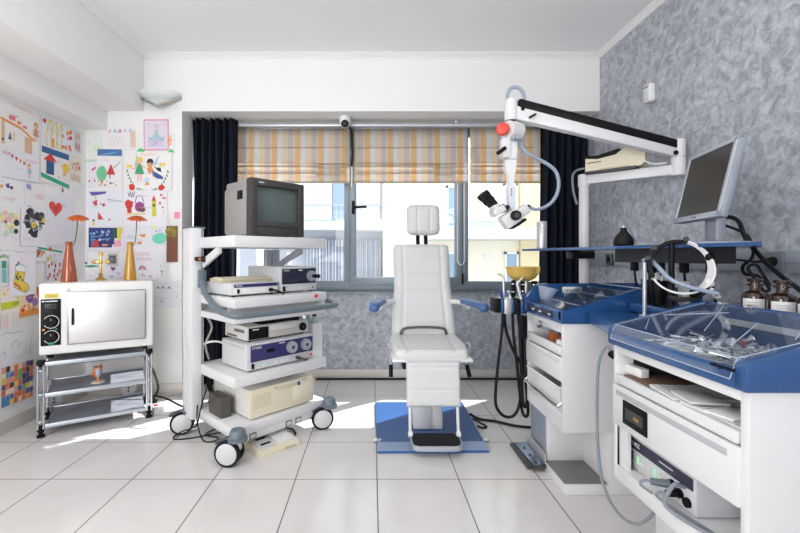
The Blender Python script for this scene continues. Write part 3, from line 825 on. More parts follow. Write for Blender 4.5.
for j in range(7):
    for i in range(8):
        u, v = i / 8, j / 7; c = pal[r_.randrange(len(pal))]
        if i > 5 and j > 2: c = [(84, 76, 150), (60, 60, 80), (226, 120, 70), (84, 76, 150)][r_.randrange(4)]
        if i < 2 and j < 2: c = (60, 130, 190)
        s.poly(c, (u + .02 * r_.random(), v), (u + .13, v + .03 * r_.random()), (u + .11 + .03 * r_.random(), v + .15), (u + .01, v + .13 + .03 * r_.random()))
s.done()
# --- back wall
s = S('B', 82.5, 131, 102, 164, 1, 'pale sheet with faint green grass and a sun, in the wall corner', tint=(232, 236, 232))
s.rect(LG, 0, 0, 1, .14).disc((216, 232, 196), .75, .45, .22).line((224, 226, 230), [(.6, .7), (.75, .9), (.9, .7)], .03).done()
s = S('B', 106, 128, 136, 150, 1, 'faint drawing with pink flags and a tan door under the beam end', tint=(236, 234, 236))
for i, c in enumerate([PK, LB, (220, 90, 140), LP, LB]): s.poly(c, (.08 + i * .17, .8), (.2 + i * .17, .8), (.14 + i * .17, .98))
s.rect((224, 196, 172), .82, .1, .98, .85).scribble((226, 200, 204), .1, .2, .6, .6, 8, .012).done()
s = S('B', 136.5, 133, 175, 153, 1, 'sheet with green bottom corners and an orange flower behind the pink-framed princess', tint=(236, 236, 236))
s.poly((80, 196, 110), (0, 0), (.22, 0), (.2, .16), (.1, .26), (.03, .14)).poly((80, 196, 110), (.8, 0), (.99, 0), (.96, .12), (.88, .2))
for k in range(7): t = k * .9; s.disc((246, 190, 130), .86 + .05 * math.cos(t), .62 + .2 * math.sin(t), .025, .09)
s.disc((240, 160, 90), .86, .62, .03, .1).done()
s = S('B', 144, 119.5, 169, 150.5, 3, 'pink-framed drawing of a girl in a pale blue gown', tint=(224, 216, 228))
for a in ((0, 0, 1, .04), (0, .96, 1, 1), (0, 0, .045, 1), (.955, 0, 1, 1)): s.rect((226, 130, 170), *a)
for k in range(14): s.rect((240, 200, 220), .01, .04 + k * .068, .035, .065 + k * .068); s.rect((240, 200, 220), .965, .04 + k * .068, .99, .065 + k * .068)
s.poly((214, 196, 226), (.15, .12), (.85, .12), (.62, .5), (.4, .5)).poly((160, 200, 220), (.2, .34), (.8, .3), (.66, .46), (.55, .52), (.4, .5)).dots([(206, 170, 210), (150, 190, 210), (226, 180, 200)], .2, .14, .8, .42, 14, .05, 2).rect((176, 190, 214), .44, .5, .58, .66).disc((206, 190, 206), .52, .76, .1).disc((226, 206, 206), .52, .74, .07).disc(GY, .2, .85, .03).disc(PK, .85, .83, .03).done()
s = S('B', 97, 149, 123, 188, 3, 'drawing of a blue sky band, a round green tree and a red tent')
s.rect((58, 112, 170), .02, .82, .96, .99).poly((120, 170, 206), (.04, .84), (.5, .86), (.9, .94), (.5, .9)).disc((110, 196, 150), .2, .36, .2, .2, wob=.1).line(BR, [(.2, .2), (.18, .06)], .03).poly(RD, (.38, .34), (.72, .34), (.55, .62)).line(BK, [(.66, .5), (.9, .68)], .02).rect((120, 40, 40), .5, .24, .54, .34).dots([RD, OR, YE, BL], .05, .05, .9, .2, 16, .03, 7).done()
s = S('B', 86, 162, 97, 188, 2, 'narrow sheet with orange and red dots beside the round green tree')
s.dots([OR, RD, (214, 100, 120)], .2, .2, .9, .9, 9, .08, 4).done()
s = S('B', 124.5, 152, 172.5, 191, 4, 'drawing of two winged fairies inside a wreath of flowers', tint=(238, 236, 234))
s.scribble((236, 180, 140), .34, .9, .66, .97, 10, .01)
s.poly(LB, (.22, .62), (.26, .96), (.3, .64)).poly(LB, (.36, .66), (.44, .92), (.34, .6)).figure(.32, .24, .62, (60, 160, 110), (236, 200, 70), leg=(240, 180, 190))
s.poly((170, 204, 224), (.6, .7), (.74, .95), (.66, .64)).disc(BK, .54, .74, .07, .09).disc((224, 150, 90), .53, .66, .05, .07).poly((224, 150, 90), (.47, .56), (.56, .66), (.62, .52), (.53, .42)).poly((60, 80, 150), (.6, .52), (.8, .38), (.82, .3), (.68, .32), (.58, .42)).poly(BK, (.56, .7), (.7, .52), (.78, .48), (.76, .6), (.66, .6)).poly(YE, (.58, .44), (.64, .36), (.6, .34))
for a, b in ((.04, .46), (.06, .36), (.09, .28), (.12, .2), (.16, .13)): s.poly((50, 150, 110), (a, b), (a + .05, b + .02), (a + .03, b + .1)); s.poly((50, 150, 110), (.98 - a, b), (.93 - a, b + .02), (.95 - a, b + .1))
s.disc(RD, .17, .09, .07, .08, wob=.4).disc(RD, .78, .09, .07, .08, wob=.4).poly((50, 150, 110), (.26, .08), (.42, .03), (.28, .03)).poly((50, 150, 110), (.56, .03), (.7, .08), (.68, .03))
s.disc((240, 210, 90), .08, .62, .03, .05).disc((240, 210, 90), .14, .62, .03, .05).disc((240, 210, 90), .76, .66, .035, .05).disc((240, 210, 90), .83, .68, .035, .05).poly((200, 220, 240), (.4, .22), (.54, .22), (.5, .36), (.44, .36)).poly(OR, (.42, .14), (.54, .16), (.48, .24)).done()
s = S('B', 88, 190, 124, 227, 2, 'sheet with a purple streak, red blots and a small red sail')
s.poly((92, 84, 160), (.04, .95), (.52, .96), (.5, .9), (.12, .84)).rect(YE, .2, .76, .24, .84).dots([(170, 80, 80), RD], .16, .5, .5, .7, 6, .04, 3).poly(RD, (.28, .2), (.44, .2), (.29, .42)).disc(BK, .16, .18, .03).rect(YE, .14, .04, .2, .14).disc((190, 60, 60), .6, .2, .03).line(GY, [(.55, .75), (.95, .68)], .03).done()
s = S('B', 124, 190, 168, 227, 3, 'drawing of red and purple baskets with a yellow crayon on the right', tint=(236, 234, 240))
s.disc(RD, .13, .62, .1, .12, wob=.4).rect(RD, .08, .38, .18, .56).disc((150, 70, 130), .36, .56, .12, .14, wob=.3).disc((120, 60, 60), .42, .48, .08, .08).line((150, 90, 170), [(.26, .64), (.3, .84), (.42, .84), (.46, .66)], .02).scribble((150, 140, 150), .1, .8, .26, .96, 6, .02).rect(YE, .02, .34, .5, .37)
s.rect((214, 206, 70), .64, .28, .74, .7).poly(RD, (.64, .7), (.74, .7), (.69, .86)).disc((60, 90, 60), .69, .58, .03, .04).dots([RD, PK], .82, .4, .96, .9, 8, .02, 5).done()
s = S('B', 88.5, 227, 125, 252, 4, 'dark blue aquarium painting with yellow and green stripes at its side', tint=(230, 226, 234))
s.rect((38, 52, 120), .02, .18, .66, .97).rect((60, 44, 110), .56, .3, .72, .96).dots([(70, 130, 190), (190, 210, 240), (90, 180, 190)], .06, .45, .6, .92, 22, .03, 4).disc((50, 130, 170), .12, .5, .05, .3).poly(RD, (.1, .2), (.3, .2), (.28, .45), (.18, .5)).rect(OR, .38, .24, .54, .32).rect((36, 90, 70), .68, .55, .8, .97).poly(YE, (.8, .5), (.9, .5), (.96, .98), (.82, .98)).poly(PK, (.7, .2), (.92, .22), (.9, .48), (.74, .46)).done()
s = S('B', 125, 227, 152, 247, 2, 'white sheet with two small orange fish behind the tall gerbera')
s.poly(OR, (.5, .6), (.8, .66), (.72, .45)).poly(OR, (.4, .2), (.64, .3), (.6, .1)).scribble(GY, .05, .4, .35, .6, 6, .015).done()
s = S('B', 152, 226, 169, 246, 5, 'white sheet with a bright mint green whale')
s.disc((110, 212, 176), .48, .38, .44, .28, wob=.15).disc(BK, .3, .74, .04).disc(BK, .5, .78, .04).disc((210, 236, 120), .12, .95, .12, .1).done()
s = S('B', 125, 246, 158, 281, 3, 'white sheet with pink writing above a small rainbow and flowers', tint=(234, 231, 238))
s.scribble((226, 140, 150), .3, .72, .75, .82, 9, .015).scribble((226, 140, 150), .35, .58, .8, .68, 9, .015)
for k, c in enumerate([RD, OR, (110, 150, 210)]): s.line(c, [(.42 + .03 * k, .32), (.48 + .02 * k, .42 - .02 * k), (.58 - .02 * k, .42 - .02 * k), (.66 - .03 * k, .32)], .025)
s.dots([RD, PU, RD], .15, .05, .9, .22, 8, .025, 3).done()
s = S('B', 158, 246, 168.5, 277, 4, 'narrow white sheet with two tiny black birds, beside the brown paper tree')
s.disc(BK, .3, .36, .05).line(BK, [(.3, .16), (.42, .22), (.54, .16)], .05).rect(BK, .4, .05, .44, .16).done()
s = S('B', 167, 226, 178, 262, 6, 'brown paper tree with an olive crown', tint=(128, 84, 66), name='paper_tree', cat='paper cutout')
s.disc((130, 116, 44), .45, .84, .5, .16, wob=.3).dots([(90, 90, 30), (170, 150, 60)], .1, .74, .85, .96, 12, .09, 3).done()
s = S('B', 75, 244, 88, 264, 2, 'sheet with a dark green cactus in a brown pot')
s.disc((52, 110, 84), .45, .68, .22, .26).rect((150, 90, 70), .3, .14, .62, .46).done()
s = S('B', 78, 262, 102, 282, 2, 'white sheet with one long green dash behind the cross')
s.poly((60, 150, 110), (.05, .78), (.6, .86), (.95, .8), (.5, .72)).done()
s = S('B', 107, 265, 125, 282, 4, 'white sheet with a purple heart and pastel hearts, right of the cross', tint=(234, 230, 240))
s.heart((110, 50, 120), .36, .78, .14).heart(LP, .66, .5, .12).heart(LB, .3, .3, .12).heart((240, 180, 190), .8, .22, .1).heart(YE, .6, .18, .07).done()
s = S('B', 108, 253.5, 118, 266, 5, 'small dark grey square picture with a pale frame above the oven', tint=(196, 192, 190), name='small_picture', cat='picture')
s.rect((84, 84, 92), .16, .2, .84, .84).rect((120, 124, 132), .3, .4, .6, .7).done()
s = S('B', 174.5, 212, 180, 218.5, 1, 'bright pink sticky note beside the window recess', tint=(248, 150, 190), name='sticky_note', cat='sticky note'); s.done()
s = S('B', 152, 282, 181.5, 307, 1, 'white sheet with small black bird sketches, right of the oven')
for a in (.12, .3, .5): s.poly((90, 90, 100), (a, .72), (a + .08, .84), (a + .16, .7), (a + .08, .76))
s.scribble((190, 196, 206), .1, .3, .9, .4, 9, .01).dots([PU, GY], .2, .2, .9, .5, 6, .02, 4).done()

# ------------------------------------------------------------------ silver rack in the corner with the oven
RA = math.atan2(.31, .489)
RF = Matrix.Translation((-2.017, 2.486, 0)) @ Matrix.Rotation(RA, 4, 'Z')
RW, RDp = .579, .33
rack = thing('wire_rack', 'low silver wire rack with grey shelves under the steel oven', 'rack', tuple(RF @ Vector((RW / 2, RDp / 2, 0))), RA)
SILV = mat('silver_wire', (196, 198, 204), 0.3, 0.7)
def leg_mb(x, y):
    m = MB(RF)
    for dx, dy in ((-.014, -.014), (.014, -.014), (0, .016)):
        m.cyl((x + dx, y + dy, .05), (x + dx, y + dy, .44), .0055, n=8)
    for z in (.09, .255, .40): m.cyl((x, y, z), (x, y, z + .012), .021, n=10)
    return m
for x, y in ((0, 0), (RW, 0), (0, RDp), (RW, RDp)):
    l = leg_mb(x, y).build('leg', SILV, rack)
    m = MB(RF); m.cyl((x, y, 0), (x, y, .012), .022, n=14); m.cyl((x, y, .012), (x, y, .03), .012, n=10); m.lathe([(.016, .03), (.021, .042), (.020, .066)], (x, y, 0), 12)
    m.build('foot', BLACK, l)
    m = MB(RF); m.lathe([(.019, .428), (.023, .438), (.023, .462), (.019, .468)], (x, y, 0), 12); m.build('cap', BLACK, l)
for z in (.058, .246, .436):
    m = MB(RF); m.box(.025, -.008, z, RW - .025, RDp + .008, z + .014, .003); sh = m.build('shelf', SHELFG, rack)
    m = MB(RF); m.box(.02, -.018, z - .006, RW - .02, -.006, z + .02, .004); m.box(.02, RDp + .006, z - .006, RW - .02, RDp + .018, z + .02, .004); m.build('edge_rail', ALU_L, sh)
m = MB(RF)
for x in (0, RW):
    n = 4
    for i in range(n):
        a, b_ = i / n, (i + 1) / n
        m.cyl((x, RDp * a, .25 if i % 2 else .43), (x, RDp * b_, .43 if i % 2 else .25), .003, n=6)
        m.cyl((x, RDp * a, .07 if i % 2 else .24), (x, RDp * b_, .24 if i % 2 else .07), .003, n=6)
n = 6
for i in range(n):
    m.cyl((RW * i / n, RDp, .36 if i % 2 else .43), (RW * (i + 1) / n, RDp, .43 if i % 2 else .36), .003, n=6)
m.cyl((0, RDp, .355), (RW, RDp, .355), .003, n=6); m.cyl((0, RDp, .432), (RW, RDp, .432), .003, n=6)
m.build('lattice', SILV, rack)

OZ = .492; OF = Matrix.Translation((-2.035, 2.49, OZ)) @ Matrix.Rotation(R(29.2), 4, 'Z'); OW, OH, OD = .617, .442, .38
oven = thing('sterilizer_oven', 'white box oven with steel door and black dial panel on the rack', 'oven', tuple(OF @ Vector((OW / 2, OD / 2, 0))), R(29.2))
m = MB(OF); m.box(0, 0, 0, OW, OD, OH, .012, seg=3)
m.build('housing', mat('oven_enamel', (232, 232, 230), 0.4, var=0.015), oven)
for x, y in ((.05, .05), (OW - .05, .05), (.05, OD - .05), (OW - .05, OD - .05)):
    m = MB(OF); m.cyl((x, y, -.026), (x, y, .004), .016, n=12); m.build('foot', BLACK, oven)
m = MB(OF); m.box(.140, -.004, .052, .572, .01, .388, .003); m.build('door_frame', mat('dull_steel_frame', (168, 168, 168), 0.4, 0.8), oven)
m = MB(OF); m.box(.152, -.022, .062, .568, -.002, .380, .004, mi=0)
door = m.build('door', STEEL, oven)
m = MB(OF); m.box(.166, -.034, .180, .178, -.02, .285, .004); m.build('handle', BLACK, door)
m = MB(OF); m.box(.010, -.005, .058, .110, .004, .345, .003); pan = m.build('control_panel', BLACK, oven)
for zc in (.205, .112):
    m = MB(OF)
    m.cyl((.062, -.004, zc), (.062, -.020, zc), .028, .024, 24); k_ = m.build('dial', BLACK, pan)
    m = MB(OF)
    for q in range(40):
        t0 = R(-60 + q * 7.5); t1 = R(-60 + (q + .9) * 7.5)
        pts = [(.062 + r * math.sin(t), -.0058, zc - r * math.cos(t)) for r, t in ((.037, t0), (.0405, t0), (.0405, t1), (.037, t1))]
        m.add(pts, [[0, 1, 2, 3]])
    m.build('scale', LABELW, k_, flat=True)
    m = MB(OF); m.box(.0612, -.0215, zc + .006, .0628, -.0195, zc + .022); m.build('pointer', LABELW, k_)
m = MB(OF); m.box(.03, -.008, .285, .09, -.004, .315, .001); dsp = m.build('display', DGREY, pan)
m = MB(OF); m.box(.036, -.0095, .29, .084, -.0078, .31, .001); m.build('display_window', mat('dark_display', (50, 30, 28), 0.3), dsp)
m = MB(OF); m.box(.016, -.0062, .328, .030, -.0048, .336); m.box(.034, -.0062, .329, .094, -.0048, .335); m.build('marking', LABELW, pan)
m = MB(OF); m.cyl((.025, -.004, .158), (.025, -.009, .158), .006, n=12); m.build('lamp', mat('orange_lamp', (230, 150, 50), .4, emit=.3), pan)
m = MB(OF); m.cyl((.088, -.004, .158), (.088, -.009, .158), .005, n=12); m.build('lamp', mat('green_button', (40, 150, 110), .4), pan)
m = MB(OF); m.box(.05, -.01, .064, .076, -.004, .078, .002); m.build('switch', mat('green_button', (40, 150, 110), .4), pan)
m = MB(OF); m.box(.028, -.0016, .352, .100, .0, .378); st = m.build('sticker', YELLOWL, oven)
m = MB(OF); 
for q in range(3): m.box(.034, -.0022, .357 + q * .006, .094 - .012 * (q % 2), -.0014, .359 + q * .006)
m.build('sticker_print', mat('sticker_print', (120, 108, 50), .7), st)
m = MB(OF); m.tube([(.150 + .007 * math.cos(t), -.002, .398 + .007 * math.sin(t)) for t in [k * .7854 for k in range(8)]], .0012, 6, closed=True, smooth=3); m.build('emblem', mat('emblem_blue', (120, 150, 190), .5), oven)

OT = OZ + OH
def vase(u, v, h, rb, rt, glass, label, flip):
    base = OF @ Vector((u, v, OH))
    t = thing('glass_vase', label, 'vase', tuple(base))
    m = MB(); m.lathe([(rb * .98, 0), (rb, .008), (rb * .8, h * .35), (rt * 1.1, h * .85), (rt, h * .96), (rt * 1.25, h), (rt * .9, h), (rt * .8, h * .9)], base, 28)
    m.build('body', glass, t)
    return base
VO = mat('orange_glass', (160, 78, 44), 0.15, var=0.05, coat=0.5); VY = mat('amber_yellow_glass', (188, 138, 36), 0.15, var=0.05, coat=0.5)
b1 = vase(.135, .12, .262, .046, .018, VO, 'tall tapered orange glass vase at the left end of the oven top', 0)
b2 = vase(.477, .136, .268, .040, .017, VY, 'tall tapered amber yellow glass vase at the right end of the oven top', 0)
GST = mat('flower_stem', (96, 116, 62), 0.6); GPET = mat('orange_petal', (206, 96, 36), 0.6, var=0.12); GCEN = mat('gerbera_centre', (150, 70, 26), 0.7)
def gerbera(base, tip, label, seed, tilt):
    rnd = random.Random(seed)
    t = thing('gerbera', label, 'flower', tuple(base + Vector((0, 0, .04))))
    m = MB(); mid = (base + tip) / 2 + Vector((.012, 0, .06))
    m.tube([base + Vector((0, 0, .05)), base + Vector((.004, 0, .2)), mid, tip], .0035, 8); m.build('stem', GST, t)
    M = Matrix.Translation(tip) @ Matrix.Rotation(tilt, 4, 'Y') @ Matrix.Rotation(R(14), 4, 'X')
    for k in range(2):
        m = MB()
        for q in range(18):
            a = 2 * math.pi * (q + .5 * k) / 18; L = .062 - .01 * k + .004 * rnd.random(); dr = -.004 - .006 * rnd.random() + .006 * k
            ca, sa = math.cos(a), math.sin(a)
            pts = []
            for r, w, z in ((.008, .004, .006 + k * .004), (L * .5, .0085, .007 + k * .004), (L * .85, .007, dr), (L, .002, dr - .004)):
                pts.append(((r * ca - w * sa, r * sa + w * ca, z), (r * ca + w * sa, r * sa - w * ca, z)))
            vs = [p for pr in pts for p in pr]
            m.add(vs, [[0, 1, 3, 2], [2, 3, 5, 4], [4, 5, 7, 6]], M=M)
        o = m.build('petals', GPET, t, sharp=80)
        md = o.modifiers.new('thick', 'SOLIDIFY'); md.thickness = .0012
    m = MB(); m.ell((0, 0, .008), .015, .015, .007, M=M); m.build('centre', GCEN, t)
    m = MB(); m.lathe([(.004, -.012), (.014, .0), (.012, .004)], (0, 0, 0), 12, M=M); m.build('calyx', GST, t)
gerbera(b1, P(78, 217.5, b1.y), 'orange gerbera standing in the orange vase', 3, R(8))
gerbera(b2, P(137, 218, b2.y), 'orange gerbera standing in the amber yellow vase', 5, R(8))
# brass cross
cb = OF @ Vector((.30, .23, OH))
t = thing('brass_cross', 'small brass standing cross between the two vases', 'cross', tuple(cb))
CM = Matrix.Translation(cb) @ Matrix.Rotation(R(20), 4, 'Z')
m = MB(CM); m.lathe([(.034, 0), (.034, .006), (.026, .012), (.016, .018), (.010, .03), (.014, .04), (.008, .05)], (0, 0, 0), 20); m.build('foot', BRASS, t)
m = MB(CM); m.box(-.007, -.004, .045, .007, .004, .185, .003); m.box(-.045, -.004, .122, .045, .004, .136, .003)
for x, z in ((-.045, .129), (.045, .129), (0, .188)): m.ell((x, 0, z), .012, .006, .012); m.ell((x * .8 - .008 * (x == 0), 0, z + (.008 if x else -.008)), .007, .005, .007); m.ell((x * .8 + .008 * (x == 0), 0, z - .008), .007, .005, .007)
m.ell((0, -.004, .129), .012, .005, .016); m.build('cross_arms', BRASS, t)
# sundae glass on the middle shelf
gb = RF @ Vector((.285, .10, .261))
t = thing('sundae_ornament', 'small ice cream sundae ornament on the middle shelf of the rack', 'ornament', tuple(gb))
m = MB(); m.lathe([(.040, 0), (.041, .005), (.02, .008)], gb, 24); m.build('base', mat('cream_base', (232, 226, 206), .4), t)
m = MB(); m.lathe([(.016, .008), (.008, .014), (.007, .024), (.018, .04), (.026, .075), (.028, .105), (.022, .105), (.015, .06)], gb, 20); m.build('glass', mat('pale_orange_glass', (222, 150, 120), .2, var=.3, scale=60), t)
m = MB(); m.ell(gb + Vector((.002, 0, .072)), .024, .024, .030); m.ell(gb + Vector((-.01, -.008, .055)), .02, .02, .02); m.build('scoop', mat('orange_scoop', (214, 110, 50), .5, var=.3, scale=50), t)
m = MB(); m.ell(gb + Vector((.012, -.014, .07)), .014, .014, .032); m.build('cream', mat('blue_cream', (170, 196, 220), .5), t)
m = MB(); m.cyl(gb + Vector((.012, 0, .09)), gb + Vector((.024, 0, .125)), .003, n=6); m.build('straw', RED, t)
# white discs with two holes behind the rack
def disc_socket(px, py, Y, label):
    p = P(px, py, Y); t = thing('round_wall_box', label, 'wall box', (p.x, p.y, p.z - .05))
    n = Vector((.5, -.86, 0)).normalized()
    m = MB(); m.cyl(p + n * -.03, p, .052, n=28); m.cyl(p, p + n * .008, .050, .046, 28); m.build('plate', OFFW, t)
    for q in (-1, 1):
        m = MB(); c = p + n * .008 + Vector((0, 0, q * .012)); m.cyl(c - n * .004, c + n * .001, .007, n=12); m.build('hole', DGREY, t)
disc_socket(54, 400, 2.84, 'round pale wall box with two holes behind the left of the rack')
disc_socket(128.5, 389, 3.05, 'round pale wall box with two holes behind the right of the rack')
# power strip, leads
p0 = RF @ Vector((RW + .05, .02, 0))
t = thing('power_strip', 'small pale power adapter with red switch on the floor beside the rack', 'power strip', tuple(p0), RA)
PM = Matrix.Translation(p0) @ Matrix.Rotation(RA + .25, 4, 'Z')
m = MB(PM); m.box(-.02, 0, .0, .05, .16, .05, .008); m.build('body', OFFW, t)
m = MB(PM); m.box(-.005, .03, .05, .02, .06, .056, .003); m.build('switch', REDLED, t)
m = MB(PM); m.box(-.005, .09, .05, .035, .14, .075, .006); m.build('plug', BLACK, t)
m = MB(); q = RF
m.tube([q @ Vector((.36, RDp + .05, .40)), q @ Vector((.40, RDp + .06, .42)), q @ Vector((.50, RDp + .04, .40)), q @ Vector((.60, RDp - .02, .30)), q @ Vector((.65, .18, .15)), PM @ Vector((.02, .14, .072))], .008, 8)
tag(m.build('oven_lead', RUBBER), 'thick black lead curving down behind the right of the rack', 'cable')
m = MB(); m.tube([PM @ Vector((.02, .12, .08)), P(152, 396, 2.98), P(165, 398, 2.95), Vector((-1.30, 2.9, .02)), Vector((-1.1, 2.95, .012))], .007, 8)
tag(m.build('floor_lead', RUBBER), 'black lead running from the power adapter to the endoscopy cart', 'cable')

# ------------------------------------------------------------------ endoscopy cart, turned 46 degrees
CO = Vector((-.741, 2.2, 0)); CA_ = math.atan2(.724, .69)
CF = Matrix.Translation(CO) @ Matrix.Rotation(CA_, 4, 'Z')
def cw(a, b, z): return CF @ Vector((a, b, z))
cart = thing('endoscopy_cart', 'white wheeled equipment cart with three shelves and a grey side tube', 'cart', tuple(cw(.3, .3, 0)), CA_)
W, D = .645, .41
def cpart(name, m, mt, parent=cart): return m.build(name, mt, parent)
m = MB(CF); m.box(-.0, -.0, 1.151, W, D + .04, 1.216, .006); cpart('top_shelf', m, WHITE)
m = MB(CF); m.box(0, 0, .815, W, D + .06, .868, .006); s2 = cpart('shelf', m, WHITE)
m = MB(CF); m.box(W - .10, -.002, .838, W - .075, .002, .858, .002); cpart('switch', m, REDLED, s2)
m = MB(CF); m.box(.0, 0, .732, W, D + .06, .770, .006); m.box(.02, .10, .77, W - .02, .12, .815); m.box(0.004, D + .04, .77, W, D + .06, .815); m.box(W - .02, .02, .77, W, D, .815); cpart('drawer_tray', m, WHITE)
m = MB(CF); m.box(0, 0, .383, W, D + .06, .443, .006); cpart('shelf', m, WHITE)
m = MB(CF); m.box(-.01, 0, .115, W, D + .12, .168, .01); m.box(.03, .004, .075, W - .06, D + .1, .118, .004); base = cpart('base', m, WHITE)
for a in (.09, .33, .40):
    m = MB(CF); m.box(a, .0005, .080, a + .042, .0045, .112, .001, mi=0); sk = cpart('socket', m, BLACK, base)
    m = MB(CF); m.box(a + .004, -.001, .084, a + .038, .001, .108, .001); cpart('flap', m, OFFW, sk)
# columns
m = MB(CF); m.box(-.055, .42, .115, .02, .56, 1.275, .006); m.box(-.058, .46, .13, -.052, .47, 1.25); m.box(-.058, .51, .13, -.052, .52, 1.25)
cpart('column', m, WHITE)
m = MB(CF); m.box(.004, .416, .12, .010, .4215, 1.272, .001); m.box(-.057, .418, 1.272, .03, .562, 1.281, .003); cpart('column_trim', m, MGREY)
m = MB(CF); m.box(.545, .47, .115, .60, .54, 1.15, .004); m.box(.50, .48, .115, .53, .53, 1.15, .004); cpart('column', m, ALU_L)
m = MB(CF); m.prism([(0, .40, 1.08), (0, .40, 1.03), (0, .18, 1.12), (0, .18, 1.151), (0, .22, 1.151)], (.016, 0, 0)); cpart('bracket', m, WHITE)
m = MB(CF); m.prism([(.585, .47, 1.06), (.585, .47, 1.02), (.585, .20, 1.12), (.585, .20, 1.151), (.585, .25, 1.151)], (.016, 0, 0)); cpart('bracket', m, ALU_L)
m = MB(CF); m.cyl((.02, .40, 1.085), (-.01, .36, 1.085), .022, .02, 14); m.cyl((-.03, .41, 1.085), (-.03, .37, 1.085), .014, n=10); kn = cpart('clamp_knob', m, BLACK)
m = MB(CF); m.cyl((-.03, .369, 1.085), (-.03, .366, 1.085), .008, n=10); cpart('dot', m, mat('orange_dot', (220, 120, 60), .5), kn)
m = MB(CF); m.box(-.02, .40, .91, .03, .43, 1.02, .008)
m.tube([(-.0, .40, .95), (-.02, .32, .89), (-.03, .20, .83), (-.04, .08, .80), (-.02, -.05, .785), (.1, -.065, .783), (.35, -.065, .782), (.62, -.06, .782), (.70, -.03, .788), (.715, .05, .80), (.69, .10, .815), (.65, .11, .825)], .017, 12, smooth=8)
cpart('side_tube', m, MGREY)
# casters
def caster(a, b, ang, first=None):
    t = bpy.data.objects.new('caster', None); COL.objects.link(t); t.parent = cart
    c = cw(a, b, 0); t.location = wmat(cart).inverted() @ c; t.rotation_euler = (0, 0, ang)
    M = wmat(t)
    m = MB(M); m.lathe([(.042, .128), (.052, .131), (.052, .146), (.043, .150), (.041, .176), (.034, .188), (.02, .191)], (0, 0, 0), 20); m.build('cap', MGREY, t)
    m = MB(M); m.box(-.02, -.016, .08, .06, .016, .14, .008); m.build('fork', WHITE2, t)
    for s in (-1, 1):
        m = MB(M); m.lathe([(.055, -.013), (.066, -.012), (.07, -.006), (.07, .006), (.066, .012), (.055, .013)], (0.045, s * .026, .07), 32, axis=(0, 1, 0)); w = m.build('tyre', RUBBER, t)
        m = MB(M); m.lathe([(.0, -.0), (.05, 0), (.056, -.004), (.056, -.012)], (0.045, s * .026 + s * .017, .07), 32, axis=(0, s, 0)); m.build('hub', OFFW, w)
    m = MB(M); m.prism([(.05, -.018, .128), (.05, .018, .128), (.112, .022, .112), (.124, 0, .108), (.112, -.022, .112)], (0, 0, .012)); m.build('brake_pedal', mat('dark_blue_grey', (70, 80, 92), .45), t)
for a, b, g in ((-.012, -.055, R(128)), (-.015, .535, R(150)), (.632, -.04, R(148)), (.62, .56, R(190))): caster(a, b, g)

SPAN = []
def devbox(name, label, cat, a0, b0, z0, a1, b1, z1, m_, r=.006, feet=True):
    t = thing(name, label, cat, tuple(cw((a0 + a1) / 2, (b0 + b1) / 2, z0)), CA_)
    m = MB(CF); m.box(a0, b0, z0 + (.010 if feet else 0), a1, b1, z1, r); m.build('housing', m_, t)
    if feet:
        for a in (a0 + .03, a1 - .03):
            for b in (b0 + .03, b1 - .03):
                m = MB(CF); m.cyl((a, b, z0), (a, b, z0 + .014), .012, n=12); m.build('foot', BLACK, t)
    return t
def panel(t, name, a0, z0, a1, z1, b, m_, d=.004, r=.001, par=None):
    m = MB(CF); m.box(a0, b - d, z0, a1, b + .001, z1, r); return m.build(name, m_, par or t)
def knob(t, a, z, b, r, d, m_, name='dial', par=None):
    m = MB(CF); m.cyl((a, b, z), (a, b - d, z), r, r * .93, 28); o = m.build(name, m_, par or t)
    m = MB(CF); m.cyl((a, b - d, z), (a, b - d - .004, z), r * .3, r * .26, 14); m.build('dial_centre', DGREY, o)
    return o
def ctext(name, s, size, a, z, b, m_, par): return text(name, s, size, face_M(cw(a, b, z), CF.to_3x3() @ Vector((1, 0, 0)), CF.to_3x3() @ Vector((0, -1, 0))), m_, par)

# tube monitor
tv = thing('tube_monitor', 'bulky grey tube monitor on the top of the cart', 'monitor', tuple(cw(.305, .22, 1.216)), CA_)
a0, a1, b0, z0, z1 = .118, .49, .035, 1.222, 1.552
m = MB(CF); m.box(a0 + .004, b0 + .05, z0 + .004, a1 - .004, b0 + .30, z1 - .006, .006); m.box(a0 + .02, b0 + .29, z0 + .01, a1 - .02, b0 + .37, z1 - .03, .02)
for q in range(7): m.box(a0 - .0005 + .004, b0 + .07, z1 - .02 - q * .006, a0 + .006, b0 + .30, z1 - .0175 - q * .006)
body = m.build('housing', TVSIDE, tv)
m = MB(CF); m.box(a0 - .001 + .004, b0 + .10, z1 - .115, a0 + .0055, b0 + .165, z1 - .062, .002); g_ = m.build('grip_recess', BLACK, body)
fr = MB(CF)
ix0, ix1, iz0, iz1 = a0 + .042, a1 - .042, z0 + .082, z1 - .042
fr.box(a0, b0, z0, ix0, b0 + .055, z1, .005); fr.box(ix1, b0, z0, a1, b0 + .055, z1, .005); fr.box(ix0 - .006, b0, iz1, ix1 + .006, b0 + .055, z1, .005); fr.box(ix0 - .006, b0, z0 + .052, ix1 + .006, b0 + .055, iz0, .005)
fr.box(ix0 - .006, b0 + .008, z0, ix1 + .006, b0 + .055, z0 + .055, .004)
front = fr.build('front_frame', DGREY, tv)
